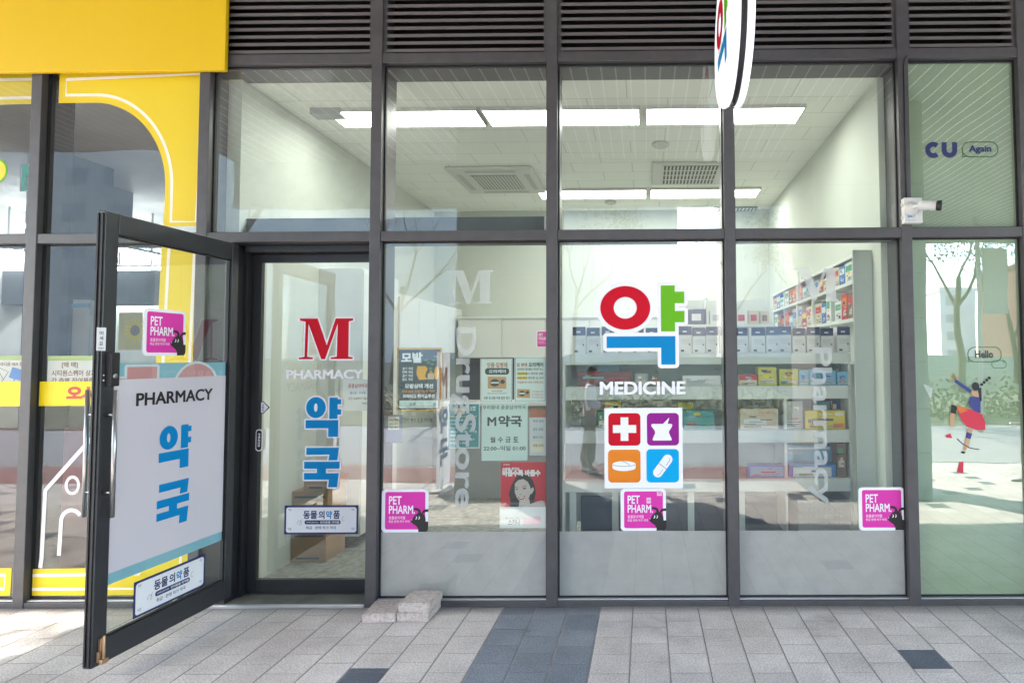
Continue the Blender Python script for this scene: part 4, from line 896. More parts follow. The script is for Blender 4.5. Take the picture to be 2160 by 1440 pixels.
R_, t = poster((944, 850, 1012, 945), 'teal information poster behind the DrugStore letters', GPAPER); pr = Print(R_); pr.poly([(946, 852), (1010, 852), (1010, 943), (946, 943)], TEAL, .0005); pr.build('panel', t); pr = Print(R_)
for k in range(8): pr.text(('효능 효과 안내', '성인 하루 두 번', '복용 방법 안내 사항', '약사와 상담 하세요')[k % 4], (950, 876 + 8 * k, 950 + (55, 44, 52, 38)[k % 4], 880 + 8 * k), GPAPER if k % 3 else mat('pale_yellow_print', (.6, .55, .25), .6), .001, .01)
pr.poly([(958, 861), (980, 861), (980, 873), (958, 873)], mat('jar_cream', (.55, .45, .33), .5), .001); pr.text('12종', (988, 857, 1004, 866), GPAPER, .001, .03); pr.build('lettering', t)
R_, t = poster((815, 874, 849, 934), 'small navy leaflet with a cream square at the left edge of the second window', mat('grey_violet_print', (.2, .2, .28), .6)); pr = Print(R_); pr.poly([(819, 879), (842, 879), (842, 906), (819, 906)], mat('cream_print', (.6, .56, .45), .6), .0006)
for k in range(3): pr.text('상담 예약', (821, 883 + 8 * k, 840, 888 + 8 * k), INK, .001, .01)
pr.poly([(816, 875), (828, 875), (828, 877), (816, 877)], RED, .0006); pr.build('lettering', t)
pr_t = thing('window_lettering', 'small dark line of window text under the slate poster', 'lettering', at(880, 888)); R_ = Rect(INN, (852, 882, 912, 891)); pr = Print(R_); pr.text('다리 붓기 통증 개선엔', (852, 882, 912, 891), INK, 0, .01); pr.build('word', pr_t)
REDP = mat('red_poster_print', (.5, .03, .05), .5); SKIN = mat('skin_print', (.5, .42, .41), .6); HAIR = mat('hair_print', (.03, .03, .032), .6)
R_, t = poster((1056, 974, 1156, 1068), 'red poster of a smiling dark haired woman at the foot of the second window', REDP); z_ = zc(8.472, 1000, 960); pr = Print(R_)
pr.poly(z_([(700, 470), (760, 370), (860, 335), (960, 350), (1040, 430), (1085, 540), (1105, 660), (1080, 800), (1070, 870), (980, 913), (640, 913), (655, 800), (620, 700), (650, 580)]), HAIR, .0006); pr.build('hair', t)
pr = Print(R_); pr.poly(z_([(800, 913), (810, 820), (990, 780), (1000, 870), (1100, 830), (1210, 800), (1260, 830), (1275, 913)]), SKIN, .001); pr.poly(z_([(730, 500), (790, 440), (880, 420), (960, 470), (1005, 560), (1010, 680), (975, 780), (900, 845), (840, 840), (770, 760), (728, 660)]), SKIN, .0012); pr.poly(z_([(1005, 600), (1060, 565), (1072, 620), (1030, 690), (1005, 690)]), SKIN, .0012); pr.build('face', t)
pr = Print(R_); pr.poly(z_([(785, 735), (850, 745), (915, 715), (900, 765), (850, 788), (805, 775)]), mat('lip_print', (.25, .02, .03), .6), .0018); pr.poly(z_([(800, 742), (850, 752), (900, 730), (885, 755), (845, 768), (815, 760)]), WPAPER, .0022)
for a_ in ([(735, 610), (765, 592), (795, 605), (765, 613)], [(860, 598), (900, 575), (945, 585), (905, 603)], [(735, 575), (790, 568), (790, 562), (740, 565)], [(860, 560), (940, 535), (945, 545), (862, 568)]): pr.poly(z_(a_), HAIR, .0018)
pr.poly(z_([(815, 690), (850, 695), (845, 702), (820, 700)]), HAIR, .0018); pr.build('features', t)
pr = Print(R_); pr.text('수분을 채워요', (1060, 985, 1096, 992), WPAPER, .0018, .04); pr.text('바를수록 바를수', (1060, 990, 1140, 1004), WPAPER, .002, .05); pr.text('STUDIO', (1062, 978, 1075, 980.5), WPAPER, .0018, .02); pr.build('lettering', t)
R_, t = poster((1054, 1068.5, 1151, 1113), 'foot of the red poster, white imitating the mirrored paving, with pale pink patch', WPAPER); pr = Print(R_); pr.text('스카나', (1072, 1094, 1097, 1107), INK, .0006, .01); pr.text('흉터 관리 전문', (1066, 1090, 1095, 1094), GREYW, .0006, .01); pr.poly([(1104, 1092), (1140, 1088), (1140, 1106), (1104, 1108)], PINKL, .0006); pr.build('lettering', t)  # white sheet paints the paving reflection that washes out the poster foot
R_, t = poster((1117, 862, 1155, 960), 'tall pale notice strip at the right edge of the second window', mat('notice_pale', (.5, .53, .56), .7)); pr = Print(R_)
for k in range(4): pr.text(('약국 안내', '건강 상담', '복약 지도', '처방 조제')[k], (1124, 885 + 17 * k, 1146, 891 + 17 * k), INK, .0006, .01)
pr.poly([(1117, 862), (1155, 862), (1155, 880), (1117, 880)], mat('rust_print', (.4, .16, .1), .6), .0006); pr.poly([(1120, 930), (1146, 930), (1146, 952), (1120, 952)], mat('cream_print', (.6, .56, .45), .6), .0006); pr.build('lettering', t)

# ------------------------------------------------------------------ round projecting sign
SXL, SXR = .443, .567; SCY, SCZ, SR = -.5, 3.385, .405
rsn = thing('round_sign', 'round white lit pharmacy sign projecting edge on from the louvres', 'sign', (.505, -.1, SCZ))
LIT = mat('lit_acrylic', (.88, .92, 1.0), .4, emit=.055)
def slab(xa, xb, mt, r=SR, rr=.02):
    b = MB(); b.lathe((xa, SCY, SCZ), (1, 0, 0), [(0, r - rr), (rr * .3, r - rr * .4), (rr, r), (xb - xa - rr, r), (xb - xa - rr * .3, r - rr * .4), (xb - xa, r - rr)], mt, 72); return b
slab(SXL, SXL + .052, LIT).build('face', rsn); slab(SXR - .042, SXR, LIT).build('face', rsn)
b_ = MB(); b_.lathe((SXL + .0525, SCY, SCZ), (1, 0, 0), [(0, SR - .012), (SXR - SXL - .095, SR - .012)], BLK, 72); b_.build('band', rsn)
b_ = MB(); b_.box(.49, .52, SCY + SR - .06, -.051, SCZ - .1, SCZ - .06, BLK); b_.box(.49, .52, SCY + SR - .06, -.051, SCZ + .06, SCZ + .1, BLK)
b_.box(.497, .513, SCY - .01, SCY + .02, SCZ - SR - .008, SCZ - SR + .02, BLK); b_.build('bracket', rsn)
class SRect:
    def M(s, x, y, layer):
        k = .54 / 195; return Vector((SXL - layer, SCY - (x - 1354) * k, SCZ - (y - 686) * k))
pr0 = SRect(); emblem(pr0, rsn, .0008)
# ------------------------------------------------------------------ security camera
cc = thing('security_camera', 'white bullet security camera on a square junction box beside the green pane', 'camera', at(1920, 475, -.05))
A = lambda px, py, y=-.05: at(px, py, y)
WPL = mat('white_camera_plastic', (.58, .57, .54), .45, .4, .06, 15)
x0, x1, z0, z1 = A(1901, 450).x, A(1939, 450).x, A(1920, 474).z, A(1920, 421).z
b_ = MB(); b_.box(x0, x1, -.1, -.0505, z0, z1, WPL); b_.box(x0 - .008, x0, -.075, -.06, z1 - .05, z1 - .03, WPL); b_.box(x0 - .008, x0, -.075, -.06, z0 + .03, z0 + .05, WPL); bx_ = b_.build('junction_box', cc, .006)
pr = Print(Rect(Plane((0, -.1, 0), (1, 0, 0), (0, -1, 0)), (1901, 421, 1939, 474))); pr.text('SALT', (1914, 453, 1930, 459), BLUE, .001, .03); pr.text('1588-0000', (1912, 463, 1932, 466), GREYW, .001, .01); pr.build('lettering', bx_)
mp = A(1922, 440, -.1); b_ = MB(); b_.lathe((mp.x, -.1, mp.z), (0, -1, 0), [(0, .045), (.008, .045), (.012, .03), (.02, .026), (.03, .02)], WPL, 24); b_.build('mount', cc)
e0 = Vector((mp.x, -.125, mp.z)); e1 = Vector((mp.x + .03, -.16, mp.z + .005)); b_ = MB(); b_.tube([e0, e1], .014, WPL, 12); b_.build('joint', cc)
dcam = Vector((.8, -.42, -.12)).normalized(); b_ = MB(); b_.lathe(e1 + dcam * -.01, dcam, [(0, .02), (.006, .029), (.1, .031), (.1, .029)], WPL, 20); bd = b_.build('camera_body', cc)
b_ = MB(); b_.lathe(e1 + dcam * .0905, dcam, [(0, .0285), (.012, .0315), (.03, .0315), (.03, .026), (.02, .02)], BLK, 20); b_.build('lens', bd)
cb_ = MB(); cb_.tube([A(1915, 118, -.054), A(1908, 124, -.056), A(1906, 140, -.054), A(1909, 300, -.054), A(1912, 420, -.054)], .004, SEAL, 6); solo('cable', cb_, 'thin black cable running down the mullion to the security camera', 'cable', A(1906, 140, -.054))
# ------------------------------------------------------------------ right hand shop lettering on green film
TP = veil('clear_tape', (.7, .75, .7), .5); R_ = Rect(FAC, (1945, 805, 1970, 845)); t = thing('tape_scrap', 'small torn triangle of clear tape on the lower green pane', 'tape', R_.base()); pr = Print(R_); pr.poly([(1947, 808), (1967, 818), (1963, 843)], TP, .0006); pr.build('scrap', t)
GIN = Plane((0, -.002, 0), (1, 0, 0), (0, -1, 0)); GD = mat('dark_green_line', (.06, .16, .05), .6)
R_ = Rect(GIN, (1953, 299, 2106, 332)); t = thing('window_logo', 'navy CU letters with an Again speech bubble on the upper green pane', 'logo', R_.base())
pr = Print(R_); pr.line(ell(1969, 316, 12, 12, 20, 50, 310), 10, NAVY, .0006); pr.line([(1992, 300), (1992, 317)] + ell(2003, 317, 11, 10.5, 12, 180, 0) + [(2014, 317), (2014, 300)], 10, NAVY, .0006); pr.build('letters', t)
pr = Print(R_); pr.line(rrect(2030, 300, 2105, 331, 15), 1.8, GD, .0006, True); pr.line([(2031, 320), (2030, 331), (2042, 330)], 1.8, GD, .0006); pr.text('Again', (2044, 307, 2091, 325), NAVY, .0006, .03); pr.build('speech_bubble', t)
R_ = Rect(GIN, (2041, 732, 2123, 777)); t = thing('window_lettering', 'dark word Hello in a speech bubble on the lower green pane', 'lettering', R_.base()); pr = Print(R_)
pr.line(rrect(2042, 732, 2112, 763, 14), 1.5, GD, .0006, True); pr.line([(2044, 752), (2042, 763), (2052, 761)], 1.5, GD, .0006); pr.line(rrect(2092, 760, 2122, 776, 7), 1, GD, .0006, True); pr.text('Hello', (2057, 739, 2095, 755), INK, .0008, .03); pr.build('speech_bubble', t)
R_ = Rect(GIN, (1990, 785, 2095, 1000)); t = thing('window_figure', 'flat printed figure of a leaping girl in a red skirt on the lower green pane', 'decal', R_.base())
SK2 = mat('tan_skin_print', (.5, .3, .16), .6); NV2 = mat('indigo_print', (.04, .05, .2), .6); RS = mat('skirt_red_print', (.55, .03, .06), .6); OR2 = mat('skirt_orange_print', (.55, .15, .03), .6)
def piece(nm, mt, lay, *polys):
    k = Print(R_)
    for p_ in polys: k.poly(p_, mt, lay)
    k.build(nm, t)
pr = Print(R_)
for q_ in ([(2018, 803), (2014, 792)], [(2018, 803), (2019, 790)], [(2018, 803), (2010, 788)], [(2016, 801), (2023, 795)], [(2016, 800), (2006, 799)]): pr.line(q_, 2, SK2, .0006)
pr.build('hand', t)
piece('neck', SK2, .0006, [(2050, 824), (2068, 828), (2066, 838), (2052, 834)]); piece('leg', SK2, .0006, [(2005, 873), (2015, 871), (2012, 900), (2004, 900)]); piece('leg', SK2, .0006, [(2040, 905), (2052, 905), (2042, 940), (2034, 952), (2030, 950)])
pr = Print(R_); pr.line([(2018, 803), (2050, 826)], 7, NV2, .0008); pr.build('sleeve', t); piece('top', NV2, .001, [(2048, 836), (2070, 838), (2069, 872), (2054, 866), (2044, 850)])
piece('thigh_band', BLK, .001, [(2008, 853), (2021, 857), (2016, 873), (2006, 870)]); piece('knee_band', NV2, .001, [(2039, 911), (2050, 915), (2046, 926), (2036, 923)])
pr = Print(R_); pr.poly([(2018, 856), (2050, 864), (2072, 874), (2078, 890), (2078, 907), (2060, 907), (2040, 900), (2028, 885)], RS, .001); pr.poly([(2018, 856), (2034, 858), (2042, 866), (2026, 872)], OR2, .0013); pr.build('skirt', t)
pr = Print(R_); pr.poly(ell(2060, 815, 8, 9, 14), BLK, .001); pr.poly([(2064, 818), (2072, 818), (2072, 846), (2068, 846)], BLK, .001)
for k in range(4): pr.poly(ell(2073 + 5.5 * k, 811 - 4.6 * k, 3.2, 3.2, 10), BLK, .001)
pr.build('hair', t); pr = Print(R_); pr.line([(2018, 925), (2028, 935), (2045, 945), (2064, 948)], 1.8, BLK, .001); pr.build('motion_line', t)
piece('shoe', RS, .001, [(1993, 918), (2004, 914), (2008, 924), (1996, 923)]); piece('shoe', RS, .001, [(2021, 974), (2030, 973), (2029, 997), (2016, 996)]); piece('sock', BLK, .001, [(2027, 951), (2035, 953), (2032, 957), (2025, 955)])
# ------------------------------------------------------------------ paving blocks by the entrance
BST = mat('rough_block_concrete', (.47, .41, .375), .95, .1, .3, 60, .6, 140)
def block(x, y, z, w_, d_, h_, rz, label):
    bm = bmesh.new(); bmesh.ops.create_cube(bm, size=1); bmesh.ops.scale(bm, vec=(w_, d_, h_), verts=bm.verts)
    bmesh.ops.bevel(bm, geom=bm.edges[:], offset=.006, segments=2, affect='EDGES'); bmesh.ops.subdivide_edges(bm, edges=bm.edges[:], cuts=4, use_grid_fill=True)
    r_ = random.Random(int(x * 1000 + z * 77))
    for v in bm.verts:
        k = .0014 if abs(v.co.z) < h_ / 2 - .004 else .0008
        v.co += Vector((r_.uniform(-k, k), r_.uniform(-k, k), r_.uniform(-.0006, .0006)))
    me = bpy.data.meshes.new('paving_block'); bm.to_mesh(me); bm.free(); me.materials.append(BST)
    for p in me.polygons: p.use_smooth = False
    o = bpy.data.objects.new('paving_block', me); C.objects.link(o); o.location = (x, y, z + h_ / 2); o.rotation_euler = (0, 0, rz)
    tag(o, label, 'paving block', 'loose paving blocks by the entrance')
block(-1.582, -.172, .002, .198, .212, .052, .05, 'single loose paving block nearest the doorway')
block(-1.383, -.158, .002, .196, .212, .054, .0, 'lower paving block of the stack of two by the entrance')
block(-1.372, -.160, .0575, .192, .212, .053, -.03, 'upper paving block of the stack of two by the entrance')
# ------------------------------------------------------------------ yellow fascia
yx = at(476, 70, -.085).x; yz = at(300, 150, -.085).z
b_ = MB(); b_.box(-9, yx, -.085, -.055, yz, 4.58, YEL); solo('fascia_sign', b_, 'plain yellow fascia sign box above the neighbouring shop', 'sign', (-4, -.1, yz), bevel=.004)

# ------------------------------------------------------------------ yellow window film of the left shop
WL_ = mat('cream_line_print', (.82, .74, .62), .5)
def film_thing(label, px, py): return thing('window_film', label, 'window film', at(px, py, .006), 'yellow window films of the left shop')
YIN = Plane((0, .004, 0), (1, 0, 0), (0, -1, 0)); RYI = Rect(YIN, (0, 0, 450, 1300)); YOUT = Plane((0, -.002, 0), (1, 0, 0), (0, -1, 0)); RY = Rect(YOUT, (0, 0, 450, 1300))
def arc(cx, cyy, rx, ry, a0, a1, n=22): return ell(cx, cyy, rx, ry, n, a0, a1)
t = film_thing('yellow film with an arched cut and cream line on the upper left pane', 270, 300)
pr = Print(RY); av = arc(188, 408, 154, 183, 0, -90); fp_ = [(109, 157), (436, 150), (425, 492), (341, 492)] + [(x, y) for x, y in av] + [(109, 225)]
# split into convex-ish strips between the outline and the arch
aa = [(341, 492)] + av + [(109, 225)]
pr.poly(fp_, YELF, 0); pr.build('film', t)
pr = Print(RY); pr.line([(124, 174), (421, 164), (410, 482), (356, 482)] + arc(190, 408, 166, 200, 0, -90) + [(124, 208)], 6.5, WL_, .0006, True); pr.build('line', t)
t = film_thing('yellow band film with cream lines on the lower left pane behind the open door', 300, 1000)
pr = Print(RY); pr.poly([(338, 519), (423, 519), (408, 1256), (70, 1257), (72, 1203), (300, 1200), (325, 1160)], YELF, 0); pr.build('film', t)
pr = Print(RY); pr.line([(354, 530), (408, 530), (394, 1243), (86, 1244), (87, 1216), (310, 1213), (338, 1170)], 6.5, WL_, .0006, True); pr.build('line', t)
t = film_thing('yellow band film along the top of the far left upper pane', 20, 190); pr = Print(RYI); pr.poly([(-60, 160), (83, 158), (82, 226), (-60, 228)], YELF, 0); pr.build('film', t)
pr = Print(RYI); pr.line([(-60, 174), (74, 172), (72, 212), (-60, 214)], 6.5, WL_, .0006); pr.build('line', t)
t = film_thing('yellow band film along the foot of the far left lower pane', 20, 1230); pr = Print(RY); pr.poly([(-60, 1201), (46, 1201), (45, 1257), (-60, 1257)], YELF, 0); pr.build('film', t)
pr = Print(RY); pr.line([(-60, 1215), (33, 1215), (32, 1243), (-60, 1243)], 6.5, WL_, .0006); pr.build('line', t)
t = film_thing('yellow strip with a red character at waist height beside the open door', 130, 845); pr = Print(RY); pr.poly([(80, 817), (337, 817), (334, 868), (79, 868)], mat('bright_yellow_film', (.8, .6, .004), .4), 0); pr.build('film', t); pr = Print(RY); pr.text('오시는 길', (147, 826, 290, 857), mat('brick_red_print', (.5, .06, .04), .5), .0006, .06); pr.build('lettering', t)
t = film_thing('plain yellow strip at waist height on the far left pane', 20, 845); pr = Print(RY); pr.poly([(-60, 817), (58, 817), (57, 868), (-60, 868)], MATS['bright_yellow_film'], 0); pr.build('film', t)
t = thing('window_sticker', 'round yellow sticker cut by the left edge of the photograph', 'sticker', at(0, 370, .006)); pr = Print(RY); pr.poly(ell(-20, 370, 25, 27, 30), YELF, 0); pr.ring(ell(-20, 370, 25, 27, 30), ell(-20, 370, 21, 23, 30), GREEN, .0006); pr.build('disc', t)
t = thing('window_line_art', 'white line drawing of a gabled house on the lower left pane', 'decal', at(150, 1200, .004)); pr = Print(RY); FW = veil('white_line_film', (.78, .76, .77), .92)
pr.line([(105, 1201), (107, 1180), (110, 1042), (168, 975), (230, 905)], 8.5, FW, 0); pr.line(ell(166, 1032, 13, 17, 20), 6, FW, 0, True); pr.line([(143, 1176), (145, 1105)] + ell(166, 1105, 21, 22, 10, 180, 330), 8, FW, 0); pr.build('line', t)
SGP = mat('cream_paper', (.7, .67, .6), .7); LIME = mat('lime_band', (.42, .48, .12), .6); BRT = mat('brown_text', (.3, .14, .11), .6)
R_, t = poster((100, 750, 240, 816), 'cream sale notice with a lime band in the left shop window', SGP, 'paper_notice', 'notice', YIN); pr = Print(R_); pr.poly([(100, 750), (240, 750), (240, 760), (100, 760)], LIME, .0006); pr.text('[매 매]', (130, 763, 164, 776), BRT, .0006, .03); pr.text('시티원스퀘어 상가', (109, 780, 203, 793), BRT, .0006, .03); pr.text('각 층별 잔여물량', (109, 796, 200, 809), BRT, .0006, .03); pr.build('lettering', t)
R_, t = poster((-50, 750, 57, 816), 'pale floor plan notice with a blue shape in the far left window', SGP, 'paper_notice', 'notice', YIN); pr = Print(R_); pr.poly([(-50, 750), (57, 750), (57, 760), (-50, 760)], LIME, .0006); pr.text('라디움 46A 월세', (0, 763, 55, 772), BRT, .0006, .02)
pr.poly([(26, 774), (54, 782), (46, 804), (34, 800), (30, 805), (29, 799), (19, 796)], mat('plan_blue', (.12, .25, .55), .6), .0006); pr.line([(-20, 795), (0, 776), (18, 784), (4, 806), (-10, 812)], 1.4, INK, .0006, True); pr.line([(-4, 780), (8, 800)], 1.2, INK, .0006); pr.build('lettering', t)
# ------------------------------------------------------------------ left shop interior
LD = mat('left_shop_dark_wall', (.15, .16, .18), .7, .3, .15, 2); LG = mat('left_shop_grey_plaster', (.62, .63, .6), .8, .3, .1, 2)
b_ = MB(); b_.box(-9, -2.83, 6.0, 6.1, 0, 3.7, LG); b_.build('interior_wall', bld); b_ = MB(); b_.box(-9.1, -9.001, .1, 6.1, 0, 3.8, LG); b_.box(-9.1, -5.09, .12, .19, 0, 3.8, LG); b_.build('interior_wall', bld); b_ = MB(); b_.box(-9, -2.83, .192, 6.0, 3.7, 3.8, LG); b_.build('ceiling', bld); b_ = MB(); b_.box(-2.83, -2.822, .192, 6.0, 0, 3.7, LG); b_.build('interior_wall', bld)
b_ = MB(); b_.box(-9, -2.84, .15, 6.0, -.05, .004, mat('left_shop_floor', (.3, .17, .16), .5, .4, .15, 3)); struct('floor', b_)
p0, p1 = at(150, 400, 2.6), at(105, 400, 2.6); b_ = MB(); b_.box(at(60, 300, 2.4).x, at(155, 300, 2.4).x, 2.4, 2.9, 0.0, 3.699, LD); b_.build('interior_wall', bld)
b_ = MB(); b_.box(at(155, 430, 3.6).x, at(238, 430, 3.6).x, 3.6, 3.9, at(200, 470, 3.6).z, at(200, 392, 3.6).z, LD); b_.build('beam', bld)
b_ = MB(); b_.box(-9, -3.3, 4.6, 5.0, at(200, 640, 4.6).z, at(200, 570, 4.6).z, LD); b_.build('beam', bld)
PKW = mat('mirrored_paving_pink', (.48, .24, .23), .7, .3, .08, 3)  # added wall; its pink imitates paving mirrored in the glass
b_ = MB(); b_.box(-6.5, -3.05, 1.5, 1.62, .005, .95, PKW); solo('added_low_wall', b_, 'added low wall inside the left shop, its pink imitating mirrored paving', 'partition', (-4.5, 1.55, 0))
b_ = MB(); b_.box(at(152, 700, 2).x, at(188, 700, 2).x, 2, 2.3, .1, at(170, 632, 2).z, SHELFW); b_.box(at(152, 700, 2).x - .001, at(188, 700, 2).x, 1.99, 1.9995, at(170, 648, 2).z, at(170, 640, 2).z, PC['lblue']); solo('room_screen', b_, 'white display panel standing inside the left shop', 'panel', (at(170, 700, 2).x, 2.1, .1))
b_ = MB(); b_.box(at(139, 700, 2).x, at(151, 700, 2).x, 1.9, 1.95, .1, at(145, 650, 2).z, PC['orange']); solo('room_screen', b_, 'narrow orange panel beside the white display panel', 'panel', (at(145, 700, 2).x, 1.92, .1))
R_, t = poster((250, 659, 300, 738), 'yellow sunflower picture seen through the open glass door', mat('sunflower_ground', (.55, .45, .15), .6), 'picture', 'picture', Plane((0, 1.2, 0), (1, 0, 0), (0, -1, 0)))
pr = Print(R_)
for k in range(16):
    a_ = k * math.pi / 8; c_x, c_yy = 285, 697; pr.poly([(c_x + 6 * math.cos(a_ - .2), c_yy + 6 * math.sin(a_ - .2)), (c_x + 20 * math.cos(a_ - .12), c_yy + 22 * math.sin(a_ - .12)), (c_x + 26 * math.cos(a_), c_yy + 30 * math.sin(a_)), (c_x + 20 * math.cos(a_ + .12), c_yy + 22 * math.sin(a_ + .12)), (c_x + 6 * math.cos(a_ + .2), c_yy + 6 * math.sin(a_ + .2))], YELF, .001)
pr.poly(ell(285, 697, 10, 11, 16), PC['brown'], .0016); pr.build('flower', t)
TUBE = mat('led_tube', (.95, .98, 1.0), .4, emit=7)
for k, (a, b, lb) in enumerate((((8, 531), (69, 543), 'far left'), ((146, 551), (236, 567), 'second from the left'), ((258, 530), (338, 546), 'above the sunflower picture'), ((226, 572), (338, 570), 'straight across above the sunflower picture'), ((58, 480), (83, 484), 'tiny one behind the upper far left pane'), ((148, 478), (200, 480), 'upper one behind the arched film'))):
    z = 3.05 if k < 4 else 3.3
    p, q_ = onz(*a, z), onz(*b, z)
    if q_.y > 5.8 or p.y > 5.8: s = 5.6; p, q_ = at(*a, s), at(*b, s)
    t = thing('tube_light', 'lit hanging tube light in the left shop, %s' % lb, 'ceiling light', p, 'tube lights in the left shop')
    b_ = MB(); d_ = (q_ - p); nn = Vector((-d_.y, d_.x, 0)).normalized() * .05; b_.obox(p, d_, nn, (0, 0, .05), TUBE); b_.build('tube', t)
    b_ = MB(); b_.obox(p + Vector((0, 0, .0505)), d_, nn, (0, 0, .04), GREYW)
    for fr in (.2, .8): m_ = p + d_ * fr + nn * .5; b_.tube([m_ + Vector((0, 0, .09)), (m_.x, m_.y, 3.698)], .012, GREYW, 6)
    b_.build('housing', t)
ep = Plane((0, 2.35, 0), (1, 0, 0), (0, -1, 0)); R_ = Rect(ep, (43, 346, 74, 404)); t = thing('exit_sign', 'green running man exit sign in the far left upper pane', 'sign', R_.base()); pr = Print(R_); EXG = mat('exit_green', (.02, .32, .2), .5, emit=.05)
pr.poly([(43, 346), (74, 346), (74, 404), (43, 404)], WHT, 0); pr.poly([(46, 349), (74, 349), (74, 401), (46, 401)], EXG, .002); pr.poly(ell(64, 360, 4, 5, 12), WHT, .004); pr.line([(64, 366), (60, 382), (70, 392)], 5, WHT, .004); pr.line([(60, 382), (52, 394)], 4, WHT, .004); pr.line([(55, 374), (63, 369), (72, 376)], 3.5, WHT, .004); pr.build('panel', t)

# ================================================================== ACROSS THE STREET (seen mirrored in the glass)
STONE = mat('grey_pillar_stone', (.23, .24, .245), .75, .3, .18, 3, .3, 30)
def pillar(x0, x1, y0, y1, label):
    t = thing('pillar', label, 'pillar', ((x0 + x1) / 2, (y0 + y1) / 2, LOW)); b = MB(); z = LOW
    while z < 4.99:
        zt2 = min(z + .6, 4.99); b.box(x0, x1, y0, y1, z + .004, zt2 - .004, STONE); b.box(x0 + .008, x1 - .008, y0 + .008, y1 - .008, zt2 - .004, zt2 + .004, SEAL); z = zt2
    b.build('stone_cladding', t, .004)
pillar(-2.56, -1.27, -5.6, -4.32, 'broad grey stone pillar mirrored in the second window')
pillar(2.25, 3.75, -5.7, -4.32, 'broad grey stone pillar mirrored in the fourth window')
# standing banner
BCL = mat('banner_cloth', (.85, .85, .88), .7); _n = BCL.node_tree.nodes; _t = _n.new('ShaderNodeBsdfTranslucent'); _t.inputs[0].default_value = (.85, .85, .9, 1); _m = _n.new('ShaderNodeMixShader'); _m.inputs[0].default_value = .5
BCL.node_tree.links.new(_n['Principled BSDF'].outputs[0], _m.inputs[1]); BCL.node_tree.links.new(_t.outputs[0], _m.inputs[2]); BCL.node_tree.links.new(_m.outputs[0], _n['Material Output'].inputs[0])
t = thing('standing_banner', 'narrow white standing banner with red M and blue characters', 'sign', (-2.95, -5.0, LOW)); b_ = MB(); b_.quad((-2.95, -5.35, LOW + .06), (-2.95, -4.75, LOW + .06), (-2.95, -4.75, 1.66), (-2.95, -5.35, 1.66), BCL); b_.build('panel', t); b_ = MB(); b_.tube([(-2.97, -5.05, LOW + .029), (-2.97, -5.05, 1.67)], .012, SILVER, 8); b_.tube([(-2.955, -5.36, 1.665), (-2.955, -4.74, 1.665)], .012, SILVER, 8); b_.build('pole', t)
b_ = MB(); b_.box(-3.1, -2.82, -5.3, -4.8, LOW, LOW + .029, SILVER); b_.build('base', t)
class BR:
    def M(s, x, y, layer): return Vector((-2.949 + layer, -5.35 + .6 * x, LOW + .1 + 1.85 * (1 - y)))
pr = Print(BR()); pr.text('M', (.2, .1, .8, .35), RED, .001, .04); pr.text('약', (.15, .42, .85, .62), BLUE, .001, .05); pr.text('국', (.15, .66, .85, .86), BLUE, .001, .05); pr.build('lettering', t)
# person
SHIRT = mat('light_blue_shirt', (.8, .88, .97), .8, .2); PANT = mat('grey_green_trousers', (.3, .31, .27), .85, .2); SKINM = mat('skin', (.42, .25, .18), .6); SHOE = mat('white_shoe', (.7, .68, .66), .6); HAIRM = mat('dark_hair', (.02, .016, .014), .6)
def skin_mesh(name, joints, edges, mt, parent, root=0):
    me = bpy.data.meshes.new(name); me.from_pydata([Vector(j[0]) - parent.location for j in joints], edges, [])
    o = bpy.data.objects.new(name, me); C.objects.link(o); o.parent = parent; me.materials.append(mt)
    sm = o.modifiers.new('skin', 'SKIN'); sm.use_smooth_shade = True
    for k, j in enumerate(joints):
        v = me.skin_vertices[0].data[k]; r = j[1]; v.radius = r if hasattr(r, '__len__') else (r, r); v.use_root = (k == root)
    sb = o.modifiers.new('sub', 'SUBSURF'); sb.levels = 1; sb.render_levels = 2; return o
px_, py_ = -.92, -6.3; g0 = LOW
pe = thing('person', 'person in a loose light blue shirt and grey trousers standing side on', 'person', (px_, py_, g0))
P = lambda x, y, z: (px_ + x, py_ + y, g0 + z)
body = [(P(0, 0, .98), (.13, .10)), (P(.0, 0, 1.2), (.125, .10)), (P(-.02, 0, 1.38), (.14, .1)), (P(0, 0, 1.48), .055), (P(.02, 0, 1.56), .06), (P(.04, 0, 1.64), (.08, .095)), (P(.04, 0, 1.74), .07),
        (P(-.01, .18, 1.4), .05), (P(0, .22, 1.14), .042), (P(.22, .12, 1.08), .034), (P(.3, .08, 1.1), .03), (P(.37, .07, 1.1), .022),
        (P(-.01, -.18, 1.4), .05), (P(0, -.22, 1.14), .042), (P(.22, -.12, 1.08), .034), (P(.3, -.08, 1.1), .03), (P(.37, -.07, 1.1), .022),
        (P(0, .09, .9), .085), (P(.02, .09, .5), .06), (P(.0, .09, .09), .045), (P(.14, .1, .05), .04), (P(0, -.09, .9), .085), (P(-.06, -.09, .5), .06), (P(-.12, -.09, .09), .045), (P(.02, -.1, .05), .04), (P(.13, 0, 1.62), .022)]
ed = [(0, 1), (1, 2), (2, 3), (3, 4), (4, 5), (5, 6), (2, 7), (7, 8), (8, 9), (9, 10), (10, 11), (2, 12), (12, 13), (13, 14), (14, 15), (15, 16), (0, 17), (17, 18), (18, 19), (19, 20), (0, 21), (21, 22), (22, 23), (23, 24), (5, 25)]
skin_mesh('body', body, ed, SKINM, pe)
